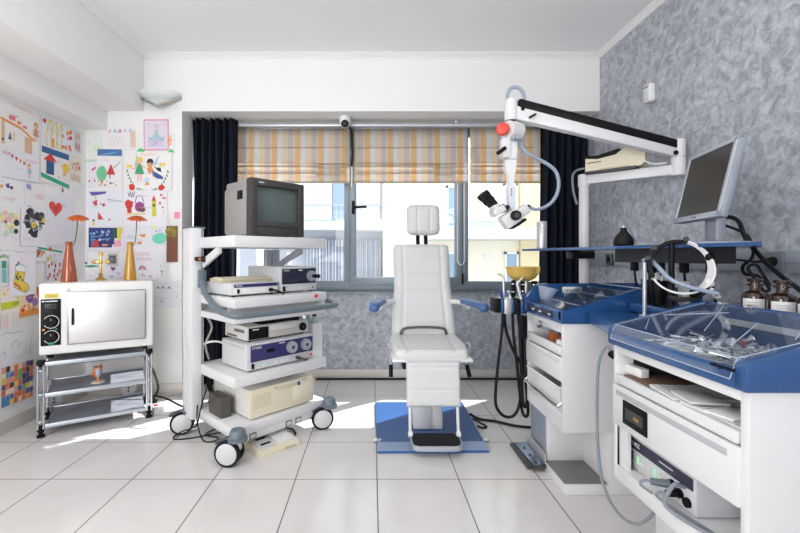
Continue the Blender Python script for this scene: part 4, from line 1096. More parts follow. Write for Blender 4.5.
# curved tube glass
n = 16; vs = []; fs = []
for j in range(n + 1):
    for i in range(n + 1):
        u, v = -1 + 2 * i / n, -1 + 2 * j / n
        vs.append((ix0 + (ix1 - ix0) * (u + 1) / 2, b0 + .022 + .010 * (u * u + v * v) / 2, iz0 + (iz1 - iz0) * (v + 1) / 2))
for j in range(n):
    for i in range(n): q = j * (n + 1) + i; fs.append([q, q + 1, q + n + 2, q + n + 1])
m = MB(CF); m.add(vs, fs); m.box(ix0, b0 + .04, iz0, ix1, b0 + .05, iz1); m.build('screen', SCREEN, tv)
m = MB(CF); m.box(a0 + .06, b0 - .001 + .008, z0 + .012, a1 - .02, b0 + .010, z0 + .040, .001); m.build('control_strip', mat('dark_strip', (56, 56, 55), .5), front)
m = MB(CF); m.box(a0 + .05, b0 - .0012, z1 - .026, a0 + .085, b0, z1 - .020); m.build('badge', OFFW, front)

# devices
d1 = devbox('camera_control_unit', 'flat white device with a purple strip under the beige keyboard', 'medical device', .036, .112, .868, .352, .46, .946, OFFW)
p_ = panel(d1, 'front_strip', .055, .922, .342, .940, .112, PURPLE); ctext('lettering', 'STORZ', .014, .085, .931, .1072, LABELW, p_)
panel(d1, 'front_plate', .055, .884, .342, .918, .112, WHITE2, .003)
panel(d1, 'power_switch', .072, .888, .088, .912, .112, BLACK, .007)
for a, mm in ((.15, GREENLED), (.165, OFFW)): panel(d1, 'button', a, .902, a + .008, .909, .109, mm, .004)
kn = MB(CF); kn.cyl((.29, .112, .898), (.29, .09, .898), .012, n=12); kn.tube([(.29, .092, .898), (.30, .06, .895), (.335, .05, .88), (.352, .06, .872)], .006, 8); kn.build('camera_plug', BLACK, d1)
d2 = devbox('camera_processor', 'taller white device with black panel and silver dial beside the keyboard', 'medical device', .362, .112, .868, .652, .50, 1.036, OFFW)
p_ = panel(d2, 'front_panel', .376, .925, .640, 1.022, .112, NAVYPAN); ctext('lettering', 'STORZ', .014, .408, 1.011, .1072, LABELW, p_)
for q in range(5): panel(d2, 'button', .43 + q * .022, .945, .443 + q * .022, .953, .108, DGREY, .003, par=p_)
panel(d2, 'badge', .50, 1.008, .53, 1.015, .108, LABELW, .001, par=p_)
k_ = knob(d2, .600, .972, .108, .036, .022, ALU_L)
m = MB(CF); m.cyl((.600, .07, .972), (.606, .03, .972), .013, n=12); m.build('light_plug', BLACK, k_)
panel(d2, 'power_switch', .382, .882, .398, .912, .112, BLACK, .007)
for a, mm in ((.46, GREENLED), (.52, WHITE2), (.55, WHITE2), (.61, DGREY)): panel(d2, 'lamp', a, .892, a + .010, .902, .112, mm, .004)
# keyboard
kb = thing('keyboard', 'beige computer keyboard lying on the flat white device', 'keyboard', tuple(cw(.19, .26, .946)), CA_)
m = MB(CF); m.prism([(.03, .20, .946), (.03, .36, .946), (.03, .36, .970), (.03, .20, .958)], (.33, 0, 0)); m.build('case', BEIGE_D, kb)
m = MB(CF)
for j in range(5):
    for i in range(19):
        a = .038 + i * .0165; b = .213 + j * .027; zz = .958 + (b - .20) / .16 * .012
        m.box(a, b, zz - .002, a + .0125, b + .020, zz + .008, .002, seg=1)
m.build('keys', mat('keycaps', (228, 220, 200), .5, var=.03), kb)
# light source
d4 = devbox('light_source', 'white device with purple panel and two silver dials on the third shelf', 'medical device', .090, .03, .443, .555, .33, .603, OFFW)
p_ = panel(d4, 'front_panel', .112, .500, .550, .592, .03, PURPLE); ctext('lettering', 'STORZ', .020, .150, .578, .0252, LABELW, p_)
panel(d4, 'display', .215, .540, .268, .560, .026, BLACK, .002, par=p_); panel(d4, 'badge', .30, .580, .34, .586, .026, OFFW, .001, par=p_)
for a in (.385, .49):
    k_ = knob(d4, a, .548, .026, .036, .022, ALU_L)
panel(d4, 'power_switch', .118, .462, .132, .492, .03, BLACK, .007)
for q, (a, mm) in enumerate(((.19, GREENLED), (.275, WHITE2), (.315, WHITE2), (.35, WHITE2), (.53, REDLED))): panel(d4, 'lamp', a, .468, a + .013, .482, .03, mm, .004)
m = MB(CF); m.cyl((.43, .03, .474), (.43, .0, .474), .010, n=12); m.tube([(.43, .002, .474), (.45, -.01, .468), (.47, .0, .457), (.49, .01, .452)], .004, 8); m.build('plug', DGREY, d4)
m = MB(CF); m.box(.084, .05, .585, .092, .31, .600, .002); m.box(.082, .06, .575, .088, .30, .582); m.build('side_rib', OFFW, d4)
# video recorder
d5 = devbox('video_recorder', 'pale video recorder with black display lying on the purple panelled device', 'video recorder', .118, .075, .603, .552, .345, .694, mat('pale_warm_grey', (206, 203, 198), .45))
panel(d5, 'display', .126, .618, .255, .685, .075, BLACK, .004)
panel(d5, 'tape_door', .265, .655, .455, .685, .075, mat('recorder_flap', (218, 215, 208), .4), .004); panel(d5, 'flap', .265, .616, .455, .650, .075, mat('recorder_flap2', (196, 192, 184), .4), .005)
k_ = knob(d5, .505, .652, .075, .026, .012, BLACK, 'jog_dial')
panel(d5, 'badge', .15, .671, .19, .677, .071, LABELW, .001)
m = MB(CF)
for q in range(10): m.box(.1165, .11 + q * .012, .655, .1185, .117 + q * .012, .672); m.box(.1165, .20 + q * .012, .622, .1185, .207 + q * .012, .634)
m.build('vent', DGREY, d5)
tb = MB(CF); tb.box(.22, .1, .694, .50, .32, .712, .004); tag(tb.build('flat_black_case', BLACK), 'flat black case on top of the pale video recorder', 'case')
# computer
pc = devbox('desktop_computer', 'beige desktop computer on the lowest shelf of the cart', 'computer', .112, .045, .168, .560, .49, .338, mat('computer_case', (222, 220, 214), .45), .004)
fr = MB(CF); fr.box(.110, .030, .176, .562, .050, .340, .006); f_ = fr.build('front_cover', BEIGE, pc)
panel(pc, 'drive_door', .40, .215, .548, .305, .031, mat('drive_panel', (228, 220, 200), .45), .004, par=f_)
panel(pc, 'disk_slot', .285, .300, .43, .322, .031, mat('drive_panel2', (212, 202, 176), .45), .004, par=f_); panel(pc, 'drive_button', .435, .300, .452, .322, .031, mat('deep_blue_badge', (40, 56, 130), .4), .005, par=f_)
m = MB(CF); 
for j in range(6):
    for i in range(9): m.cyl((.135 + i * .013, .0305, .235 + j * .013), (.135 + i * .013, .0285, .235 + j * .013), .004, n=8)
m.build('speaker_holes', BEIGE_D, f_)
panel(pc, 'power_button', .27, .318, .28, .325, .031, MGREY, .004, par=f_); panel(pc, 'badge', .47, .322, .50, .330, .031, MGREY, .001, par=f_)
bx = MB(CF); bx.box(.012, .18, .168, .075, .34, .288, .004); tag(bx.build('transformer_box', mat('dark_bronze_metal', (98, 94, 90), .4, .6)), 'dark grey metal box beside the beige computer', 'box')
# white side holder with little glass bottles on the cart's right end
sb = thing('side_holder', 'white box hanging on the right end of the cart', 'holder', tuple(cw(.70, .28, .36)), CA_)
m = MB(CF); m.box(.655, .16, .36, .74, .42, .375, .002); m.box(.655, .16, .36, .66, .42, .64, .002); m.box(.735, .16, .36, .74, .42, .64, .002); m.box(.655, .16, .36, .74, .165, .64, .002); m.box(.655, .415, .36, .74, .42, .64, .002); m.build('box', WHITE2, sb)
m = MB(CF); m.box(.62, .25, .60, .656, .31, .63); m.box(.60, .25, .443, .625, .31, .63, .003); m.build('hook', WHITE2, sb)
for i, b in enumerate((.20, .27, .34)):
    t = thing('glass_bottle', 'small clear bottle with black stopper in the white box, %s of three' % ('front', 'middle', 'rearmost')[i], 'bottle', tuple(cw(.70, b, .376)), 0, 'small bottles in the side box of the cart')
    m = MB(); m.lathe([(.024, 0), (.026, .01), (.026, .27), (.02, .29), (.012, .30), (.012, .315)], cw(.70, b, .376), 16); m.build('body', mat('pale_bottle', (170, 186, 190), .15, var=.1), t)
    m = MB(); m.lathe([(.014, .31), (.016, .32), (.010, .335), (.016, .34), (.014, .352)], cw(.70, b, .376), 14); m.build('stopper', BLACK, t)
# cables behind and below the cart
def cable(name, label, pts, r, m_=RUBBER): 
    m = MB(); m.tube(pts, r, 8); return tag(m.build(name, m_), label, 'cable')
cable('cart_cable', 'black cable looping on the floor between the left wheels of the cart', [cw(.03, .40, .30), cw(-.02, .37, .20), cw(-.055, .36, .10), Vector((-1.16, 2.50, .03)), Vector((-1.20, 2.47, .007)), Vector((-1.17, 2.44, .007)), Vector((-1.08, 2.46, .007)), Vector((-.97, 2.52, .007)), Vector((-.88, 2.56, .007))], .004)
cable('cart_cable', 'black cable lying in a curl under the cart base', [cw(-.02, .42, .20), cw(-.03, .40, .10), cw(-.02, .34, .01), cw(.02, .29, .007), cw(.06, .32, .007), cw(.03, .42, .007), cw(.2, .47, .007)], .004)
cable('hanging_cable', 'pale grey lead hanging in the open left side of the cart', [cw(.05, .44, .72), cw(.06, .40, .66), cw(.03, .42, .56), cw(.06, .44, .46)], .007, mat('grey_lead', (150, 150, 146), .5))
cable('hanging_cable', 'black bundle of leads hanging down the back of the cart', [cw(.1, .47, .78), cw(.08, .48, .6), cw(.1, .475, .5), cw(.07, .48, .35), cw(.1, .47, .2), cw(.08, .48, .17)], .016)
cable('hanging_cable', 'white lead crossing behind the purple panelled device', [cw(.02, .43, .56), cw(.05, .40, .575), cw(.10, .38, .57), cw(.14, .36, .545)], .006, WHITE2)
# foot switch on the floor in front
FS = Matrix.Translation((-.60, 2.21, 0)) @ Matrix.Rotation(CA_ - R(2), 4, 'Z')
fs_ = thing('foot_switch', 'flat pale two-pad foot switch on the floor in front of the cart', 'foot switch', tuple(FS @ Vector((.12, .1, 0))), CA_)
m = MB(FS); m.prism([(0, 0, 0), (0, .20, 0), (0, .20, .05), (0, .03, .028), (0, 0, .02)], (.25, 0, 0)); m.build('base', BEIGE, fs_)
m = MB(FS); m.prism([(.02, .035, .03), (.02, .19, .05), (.02, .19, .058), (.02, .035, .040)], (.09, 0, 0)); pd = m.build('pad', OFFW, fs_)
m = MB(FS); m.box(.035, .06, .040, .095, .075, .049, .003); m.box(.035, .12, .048, .095, .135, .057, .003); m.build('grip', BLACK, pd)
m = MB(FS); m.prism([(.13, .035, .03), (.13, .19, .05), (.13, .19, .058), (.13, .035, .040)], (.10, 0, 0)); m.build('pad', WHITE2, fs_)
m = MB(FS); m.box(.15, -.002, .004, .22, .001, .016); m.build('badge', BEIGE_D, fs_)
cable('foot_switch_lead', 'black lead curling behind the pale foot switch', [FS @ Vector((.2, .2, .03)), FS @ Vector((.27, .25, .02)), FS @ Vector((.33, .2, .007)), FS @ Vector((.30, .12, .007))], .005)

# ------------------------------------------------------------------ examination chair
KX = .358
chair = thing('examination_chair', 'white leather examination chair with blue armrests and headrest before the window', 'examination chair', (KX, 2.6, 0))
m = MB(); m.prism([(.03, 2.275, 0), (.655, 2.285, 0), (.672, 3.04, 0), (.026, 3.04, 0)], (0, 0, .016)); bp_ = m.build('floor_plate', BLUE_PL, chair)
m = MB(); m.prism([(.030, 2.275, .0155), (.6555, 2.285, .0155), (.658, 2.385, .0155), (.030, 2.375, .0155)], (0, 0, .0045)); m.build('front_strip', mat('pale_blue_strip', (150, 168, 196), .35, .4), bp_)  # paler blue band along the plate's front edge
m = MB(); m.cyl((.045, 2.39, .0), (.045, 2.39, .03), .012, n=12); m.cyl((.01, 2.42, .012), (.03, 2.42, .012), .012, n=10); m.cyl((.66, 2.42, .012), (.69, 2.42, .012), .010, n=10); m.build('levelling_foot', STEEL, bp_)
m = MB(); m.box(KX - .10, 2.55, .016, KX + .015, 2.82, .36, .012); m.box(KX + .025, 2.55, .016, KX + .085, 2.82, .36, .012); m.box(KX - .08, 2.56, .016, KX + .07, 2.81, .43, .004); m.build('column', WHITE, chair)
m = MB(); m.box(KX - .17, 2.52, .40, KX + .17, 2.86, .47, .01); m.build('seat_frame', BLACK, chair)
# seat cushion: lies along +Y
SM = Matrix.Translation((KX, 2.42, .50)) @ Matrix.Rotation(R(2.5), 4, 'X')
m = MB(); m.pillow(SM, lambda v: .455 + .03 * math.sin(v * 3.1), .50, .042, us=(-.62, .62), vs=(.16, .30, .44, .58, .72), rnd=.028, back=.7, groove=.3, corner=.05); seat = m.build('seat', LEATHER, chair, sharp=60)
m = MB(); m.box(KX - .240, 2.405, .474, KX + .240, 2.88, .492, .006); m.build('seat_pan', WHITE2, seat)
# backrest
BT = math.atan2(.20, .66)
BM = Matrix.Translation((KX + .010, 2.88, .52)) @ Matrix.Rotation(R(90) - BT, 4, 'X')
def bw(v):
    return .415 + .05 * max(0, 1 - v / .55) ** 1.0 + .004 * math.sin(v * 9)
m = MB(); m.pillow(BM, bw, .70, .055, us=(-.66, .66), vs=(.17, .33, .50, .665, .83), rnd=.045, back=1.0, groove=.2, corner=.02, nv=72); m.build('backrest', LEATHER, chair, sharp=60)
m = MB(); m.box(-.17, .05, -.085, .17, .62, -.03, .02, M=BM); m.build('back_shell', WHITE2, chair)
m = MB(); m.tube([(KX - .16, 2.835, .555), (KX - .14, 2.815, .60), (KX - .06, 2.81, .612), (KX + .06, 2.81, .612), (KX + .14, 2.815, .60), (KX + .16, 2.835, .555)], .009, 8); m.build('lumbar_edge', mat('dark_seam', (90, 88, 84), .6), chair)
for s in (-1, 1):
    m = MB(); m.box(s * .030 - .014 + .012, .66, -.03, s * .030 + .014 + .012, .80, -.012, .003, M=BM); m.build('headrest_post', BLACK, chair)
HM = Matrix.Translation((KX + .026, 3.055, 1.258)) @ Matrix.Rotation(R(90) - R(6), 4, 'X')
m = MB(); m.pillow(HM, .250, .232, .045, us=(-.38, .38), vs=(), rnd=.045, back=.8, groove=.18, corner=.11); m.build('headrest', LEATHER, chair, sharp=60)
# armrests
for s, lab in ((-1, 'left'), (1, 'right')):
    q0 = Vector((KX + s * .288, 2.87, .775)); q1 = Vector((KX + s * .345, 2.57, .738))
    d = (q1 - q0).normalized()
    M = Matrix.Translation(q0) @ Matrix.Rotation(math.atan2(d.y, d.x), 4, 'Z')
    L = (q1 - q0).length
    m = MB(); m.tube([(KX + s * .19, 2.93, .775), (KX + s * .23, 2.90, .778), q0 + Vector((0, .0, -.005)), q0 + d * .08 + Vector((0, 0, -.012))], .017, 10); rod = m.build('armrest_rod', WHITE, chair)
    m = MB(); m.box(0, -.034, -.006, L, .034, .032, .014, seg=3, M=M); m.ell((L, 0, .002), .030, .034, .030, M=M); m.build('armrest_pad', BLUE_PAD, rod)
# leg rest
LM = Matrix.Translation((KX, 2.37, .228)) @ Matrix.Rotation(R(90) + R(-7), 4, 'X')
m = MB(); m.pillow(LM, .315, .262, .035, us=(), vs=(.38, .86), rnd=.02, back=.6, groove=.2); m.build('leg_rest', LEATHER, chair, sharp=60)
for s in (-1, 1):
    x = KX + s * .138
    m = MB(); m.cyl((x, 2.385, .34), (x, 2.34, .075), .009, n=10); m.cyl((x - .012, 2.34, .08), (x + .012, 2.34, .08), .016, n=12); m.build('footrest_post', WHITE2, chair)
m = MB(); m.box(KX - .138, 2.215, .045, KX + .142, 2.375, .072, .03, seg=3)
ft = MB()
def rrect(x0, y0, x1, y1, r, z0, z1):
    pts = []
    for cx_, cy_, a0_ in ((x1 - r, y1 - r, 0), (x0 + r, y1 - r, 90), (x0 + r, y0 + r, 180), (x1 - r, y0 + r, 270)):
        for k in range(7): t = R(a0_ + 15 * k); pts.append((cx_ + r * math.cos(t), cy_ + r * math.sin(t), z0))
    return MB().prism(pts, (0, 0, z1 - z0))
fr_ = rrect(KX - .140, 2.215, KX + .142, 2.375, .045, .040, .068).build('footrest', ALU_L, chair)
rrect(KX - .132, 2.222, KX + .134, 2.370, .04, .067, .074).build('footrest_mat', RUBBER, fr_)
# side levers
for s in (-1, 1):
    x = KX + s * .235
    m = MB(); m.tube([(x - s * .04, 2.62, .48), (x, 2.60, .475), (x + s * .006, 2.58, .44), (x + s * (.004), 2.57, .40)], .006, 8); lv = m.build('lever', STEEL, chair)
    m = MB(); m.cyl((x + s * .004, 2.57, .42), (x + s * (.004 if s < 0 else .02), 2.56, .345), .013, n=12); m.build('lever_grip', BLACK, lv)
    m = MB(); m.tube([(x, 2.66, .53), (x + s * .02, 2.62, .545), (x + s * .022, 2.56, .535), (x, 2.52, .51)], .004, 6); m.build('side_loop', STEEL, chair)
m = MB(); m.tube([P(388, 379, 3.60), P(360, 379.3, 3.60), P(330, 379, 3.58)], .008, 8, smooth=2)
cable('gap_shadow', 'dark gap shadow line along the foot of the stucco parapet', [Vector((-.50, 3.635, .009)), Vector((0, 3.64, .009)), Vector((.5, 3.638, .009)), Vector((1.0, 3.64, .009)), Vector((1.5, 3.636, .009))], .008)  # dark strip standing in for the shadow of the gap under the baseboard
cable('chair_cable', 'black cable running over the tiles from chair plate to the cabinet foot', [Vector((.672, 2.80, .02)), Vector((.72, 2.74, .009)), Vector((.82, 2.70, .009)), Vector((.95, 2.62, .009)), Vector((1.2, 2.58, .009))], .009)
cable('chair_cable', 'short black loop of cable at the right corner of the chair plate', [Vector((.67, 2.72, .018)), Vector((.71, 2.68, .009)), Vector((.735, 2.62, .008)), Vector((.70, 2.60, .008)), Vector((.68, 2.63, .008))], .006)

# ------------------------------------------------------------------ instrument cabinet beside the chair (unit A)
FX = .878
A0, A1 = 1.874, 2.310          # near and far ends
ca = thing('instrument_cabinet', 'white treatment cabinet with blue top, black hoses and white bin, beside the chair', 'cabinet', (1.15, 2.09, 0))
m = MB()
m.box(FX, A0, .289, 1.50, A0 + .02, .80, .003); m.box(FX, A1 - .02, .289, 1.50, A1, .80, .003)
m.box(1.48, A0, .289, 1.50, A1, .80); m.box(FX + .002, A0 + .02, .780, 1.50, A1 - .02, .80, .002); m.box(FX, A0 + .02, .352, 1.49, A1 - .02, .374, .002)
m.box(FX + .008, A0 + .02, .640, 1.49, A1 - .02, .655, .002); m.box(FX + .03, A0 + .02, .505, 1.49, A1 - .02, .518)
m.box(FX + .0012, A0 + .019, .2895, FX + .02, A1 - .019, .352); m.box(FX + .02, A0 + .02, .289, 1.49, A1 - .02, .30)
m.build('carcass', WHITE, ca)
# pedestal and foot
m = MB(); m.box(.900, 2.10, .05, 1.10, 2.31, .289, .004); ped = m.build('pedestal', WHITE, ca)
m = MB(); m.box(.897, 2.105, .055, .902, 2.305, .285, .001); m.build('side_plate', mat('satin_grey_blue', (170, 180, 194), .35, .5), ped)  # thin grey-blue sheet on the pedestal's left face
m = MB(); m.box(1.09, A0, 0, 1.50, 2.31, .289, .004); m.box(.889, A0 + .002, 0, 1.10, 2.10, .048, .004); m.box(.90, 2.10, 0, 1.10, 2.31, .05); m.build('stand', WHITE, ca)
m = MB(); m.box(.890, A0 + .012, .047, 1.088, 2.098, .0515, .001); m.build('foot_cover', mat('grey_foot_cover', (128, 126, 124), .45, .3), ca)
# ledge and drawer
m = MB(); m.box(FX - .006, A0 + .022, .640, FX + .012, A1 - .022, .682, .003); m.build('ledge', WHITE, ca)
m = MB(); m.box(FX - .008, A0 + .006, .520, FX + .012, A1 - .006, .632, .004); dr = m.build('drawer', WHITE, ca)
m = MB(); m.box(FX - .010, A0 + .02, .602, FX - .004, A1 - .02, .622, .003); m.build('grip_groove', OFFW, dr)
m = MB(); m.box(FX - .002, A0 + .02, .745, FX + .006, A1 - .02, .782, .002); m.build('upper_rail', OFFW, ca)
m = MB(); m.tube([(FX + .0, A1 - .01, .42), (FX - .018, A1 - .01, .405), (FX - .018, A0 + .012, .405), (FX + .0, A0 + .012, .42)], .006, 8, smooth=0); m.build('bin_rail', CHROME, ca)
# white bin in the lower opening
bn = thing('plastic_bin', 'white plastic bin standing in the lower opening of the chairside cabinet', 'bin', (FX + .12, 2.09, .376))
m = MB(); x0, x1, y0, y1 = FX - .004, FX + .26, A0 + .03, A1 - .03
outer = [(x0 + .012, y0 + .012), (x1, y0 + .012), (x1, y1 - .012), (x0 + .012, y1 - .012)]; top = [(x0, y0), (x1 + .01, y0), (x1 + .01, y1), (x0, y1)]
def bin_shell(m, lo, hi, z0, z1, t):
    ins = lambda q, s_: [(q[0][0] + s_, q[0][1] + s_), (q[1][0] - s_, q[1][1] + s_), (q[2][0] - s_, q[2][1] - s_), (q[3][0] + s_, q[3][1] - s_)]
    L = [(a, b, z0) for a, b in lo] + [(a, b, z1) for a, b in hi] + [(a, b, z0 + t) for a, b in ins(lo, t)] + [(a, b, z1) for a, b in ins(hi, t)]
    fs = [[3, 2, 1, 0], [8, 9, 10, 11]]
    for k in range(4):
        j = (k + 1) % 4
        fs += [[k, j, 4 + j, 4 + k], [12 + k, 12 + j, 8 + j, 8 + k], [4 + k, 4 + j, 12 + j, 12 + k]]
    m.add(L, fs)
bin_shell(m, outer, top, .376, .488, .006); m.build('shell', WHITE2, bn)
m = MB(); m.tube([(x0 - .004, y0 - .004, .488), (x1 + .01, y0 - .004, .488), (x1 + .01, y1 + .004, .488), (x0 - .004, y1 + .004, .488)], .006, 8, smooth=0, closed=True); m.build('rim', WHITE2, bn)
# things in the upper opening
def smallbox(name, label, cat, x, y, z, sx, sy, sz, mt, r=.003, rz=0, par=None):
    m = MB(); M = Matrix.Translation((x, y, z)) @ Matrix.Rotation(rz, 4, 'Z'); m.box(-sx / 2, -sy / 2, 0, sx / 2, sy / 2, sz, r, M=M)
    return tag(m.build(name, mt), label, cat)
smallbox('orange_box', 'orange brown medicine box on the open shelf above the drawer', 'box', FX + .06, 2.075, .656, .06, .045, .066, mat('orange_brown', (178, 96, 52), .6))
smallbox('pale_box', 'white jar-shaped box at the near end of the open shelf above the drawer', 'box', FX + .05, 1.955, .656, .07, .07, .045, LABELW, .012)
smallbox('flat_tray', 'small steel tray at the far end of the open shelf above the drawer', 'tray', FX + .06, 2.20, .656, .08, .08, .02, STEEL)
t = thing('glass_tumbler', 'clear plastic sleeve lying in front of the upper opening', 'sleeve', (FX + .0, 2.02, .735))
m = MB(); m.cyl((FX - .015, 2.10, .752), (FX + .02, 1.96, .745), .019, .019, 18); m.build('body', ACRYL, t)
m = MB(); m.cyl((FX - .016, 2.104, .752), (FX - .014, 2.10, .752), .021, n=18); m.cyl((FX + .02, 1.96, .745), (FX + .022, 1.95, .745), .021, n=18); m.build('ring', CHROME, t)
# foot pedal
t = thing('foot_pedal', 'steel foot pedal at the base of the chairside cabinet', 'pedal', (.86, 2.24, 0))
m = MB(); m.box(.80, 2.10, .004, .90, 2.37, .02, .004); m.build('base', DGREY, t)
m = MB(); m.prism([(.832, 2.088, .020), (.822, 2.34, .020), (.89, 2.34, .034), (.89, 2.088, .034)], (0, 0, .006)); m.build('tread', mat('dark_steel_tread', (112, 122, 140), .22, .9), t)
m = MB(); m.box(.886, 2.088, .022, .893, 2.345, .092, .002); m.build('back_flange', STEEL, t)
m = MB(); m.cyl((.815, 2.085, .020), (.893, 2.085, .026), .009, n=10)
for y in (2.12, 2.20, 2.28): m.cyl((.85, y, .030), (.85, y, .036), .006, n=10)
m.build('rubber_stud', DGREY, t)

# blue top of unit A
bt = MB()
bt.box(FX - .010, A0 - .008, .79, 1.50, A1 + .03, .806, .004)
bt.box(FX - .012, A0 - .008, .80, FX + .012, A1 + .03, .853, .006)
side = [(FX - .012, .80), (FX - .012, .848), (FX + .02, .856), (FX + .10, .876), (1.21, .948), (1.26, .955), (1.51, .957), (1.51, .80)]
bt.prism([(x, A0 - .010, z) for x, z in side], (0, .028, 0))
far = [(FX - .012, .80), (FX - .012, .850), (FX + .05, .935), (FX + .07, .944), (1.51, .950), (1.51, .80)]
bt.prism([(x, A1 + .006, z) for x, z in far], (0, .028, 0))
bt.box(1.485, A0, .80, 1.51, A1 + .03, .95, .004)
top_ = bt.build('blue_top', BLUE, ca)
m = MB(); m.box(FX - .015, 1.95, .806, FX - .010, 2.27, .838, .002); cp_ = m.build('button_panel', NAVYPAN, ca)
for y in (2.19, 2.10, 1.99): 
    m = MB(); m.box(FX - .018, y - .018, .815, FX - .014, y + .010, .824, .001); m.build('button', OFFW, cp_)
m = MB(); m.box(1.08, A1 - .003 + .004, .895, 1.19, A1 + .0085, .928, .002); lb = m.build('maker_plate', LABELW, ca)
text('lettering', 'otopront', .024, face_M((1.135, A1 + .0005, .911), (1, 0, 0), (0, -1, 0)), BLACK, lb)
m = MB(); m.box(FX + .03, A0 + .04, .806, 1.46, A1 - .02, .815, .002); m.build('tray_floor', mat('tray_black_rubber', (40, 42, 46), .5, var=.1), ca)
m = MB()
m.prism([(FX + .03, A0 + .03, .846), (1.20, A0 + .03, .935), (1.20, A1 - .002, .935), (FX + .03, A1 - .002, .846)], (0, 0, .004))
m.build('clear_cover', ACRYL, ca)
m = MB()
for k in range(3): m.tube([(FX + .10 + .15 * k, A0 + .03, .868 + .04 * k), (FX + .10 + .15 * k, A1 - .01, .868 + .04 * k)], .003, 6, smooth=0)
m.build('cover_edge', mat('clear_edge', (170, 186, 206), .2, var=.02), ca)
# instruments under the covers
INST = []
def instrument(kind, name):
    t = thing(name, 'x', 'instrument')
    m = MB()
    if kind == 0:
        m.tube([(-.07, 0, 0), (0, 0, .002), (.05, 0, .006), (.085, .012, .014)], lambda q: .0045 - .003 * q, 8); m.build('shaft', CHROME, t)
        m = MB(); m.box(-.10, -.006, -.004, -.05, .006, .004, .003); m.build('grip', STEEL, t)
    elif kind == 1:
        m.tube([(-.075, 0, 0), (.0, 0, .002), (.08, 0, .004)], lambda q: .0035, 8); m.build('shaft', CHROME, t)
        m = MB(); m.lathe([(.004, 0), (.016, .02), (.017, .024), (.014, .023)], (.078, 0, .004), 14, axis=(1, 0, .3)); m.build('cup', CHROME, t)
    else:
        for s in (-1, 1):
            m = MB(); m.tube([(-.03, s * .014, 0), (.0, s * .004, .0), (.07, s * .002, .006)], .003, 6)
            m.tube([(-.03 - .016 + .016 * math.cos(a), s * (.014 + .0) + s * .012 + .014 * math.sin(a) - s * .012, 0) for a in [k * .7854 for k in range(8)]], .0028, 6, closed=True, smooth=2)
            m.build('arm', CHROME, t)
    return t
def scatter(x0, x1, y0, y1, z, n, seed, where):
    r = random.Random(seed)
    proto = {}
    nm = {0: ('surgical_probe', 'slim bent steel probe lying among the instruments under %s'), 1: ('ear_speculum', 'steel rod with a small cup end lying under %s'), 2: ('surgical_forceps', 'ring-handled steel forceps lying under %s')}
    for i in range(n):
        k = r.choice((0, 0, 1, 2))
        L = nm[k][1] % where; g = nm[k][0].replace('_', ' ') + ' instruments under ' + where
        if k not in proto:
            t = instrument(k, nm[k][0]); proto[k] = t; t['label'] = L; t['group'] = g
        else: t = dup(proto[k], None, None, L, g)
        t.location = (x0 + (x1 - x0) * r.random(), y0 + (y1 - y0) * r.random(), z + .016 * r.random())
        t.rotation_euler = (r.uniform(-.1, .1), r.uniform(-.12, .12), r.uniform(0, 6.28))
    return proto
scatter(FX + .14, 1.36, A0 + .12, A1 - .13, .822, 16, 3, 'the chairside cabinet cover')

# handpiece block on the far corner of unit A
hb = thing('handpiece_holder', 'row of black, blue and steel handpiece clips at the chairside cabinet corner', 'holder', (.80, 2.40, .77))
yb = 2.40
def seg(px0, px1, mt, dz0=.775, dz1=.858, name='clip'):
    x0, x1 = P(px0, 0, yb - .05).x, P(px1, 0, yb - .05).x; m = MB(); m.box(x0, yb - .05, dz0, x1, yb + .05, dz1, .004); return m.build(name, mt, hb)
seg(495, 501.2, BLACK); seg(501.2, 504.5, BLUE); seg(504.5, 511.8, STEEL, .768); seg(511.8, 514.2, BLUE); seg(514.2, 520.8, BLACK, .765); seg(520.8, 528, BLUE, .77)
m = MB(); m.box(P(495, 0, yb).x, yb + .02, .80, .95, yb + .07, .85, .004); m.box(.88, A1 + .02, .79, 1.0, yb + .06, .85, .01); m.lathe([(.06, .84), (.055, .87), (.035, .885)], (.93, yb, 0), 20); m.build('arm', BLUE, hb)
def handpiece(px, py0, py1, r, mt, label, name='handpiece', y=yb, top=None):
    a, b_ = P(px, py1, y), P(px, py0, y)
    t = thing(name, label, 'handpiece', tuple(a)); L = b_.z - a.z
    m = MB(); m.lathe([(r * .7, 0), (r, L * .15), (r, L * .55), (r * .9, L * .6), (r, L * .66), (r, L * .95), (r * .7, L)], a, 18); m.build('body', mt, t)
    m = MB(); m.lathe([(r * 1.06, L * .28), (r * 1.06, L * .36)], a, 18); m.lathe([(r * 1.06, L * .75), (r * 1.06, L * .8)], a, 18); m.build('ring', CHROME, t)
    return t
handpiece(513.5, 280, 297, .013, BLACK, 'black handpiece with steel rings, left of three under the yellow bowl', y=2.42)
handpiece(523.5, 281, 296, .017, BLACK, 'black handpiece with steel rings, middle one under the yellow bowl', y=2.43)
handpiece(534.5, 281, 297, .017, BLACK, 'black handpiece with steel rings, right one beside the blue corner', y=2.40)
t = thing('suction_handpiece', 'bent steel suction tube rising left of the yellow bowl', 'handpiece', tuple(P(503.5, 300, 2.4)))
m = MB(); m.tube([P(504, 300, 2.4), P(503.6, 283, 2.4), P(503.5, 278, 2.4), P(501.5, 275.5, 2.4), P(497.5, 273.8, 2.4)], lambda q: .008 - .003 * q, 10); m.build('tube', STEEL, t)
t = thing('spray_handpiece', 'angled steel spray handpiece leaning in the black clip below the bowl', 'handpiece', tuple(P(520, 298, 2.36)))
m = MB(); m.tube([P(521, 299, 2.345), P(518, 287, 2.345), P(517.4, 284, 2.345), P(519.5, 281, 2.345), P(523, 277.5, 2.345)], lambda q: .010 - .003 * q, 10); m.build('tube', STEEL, t)
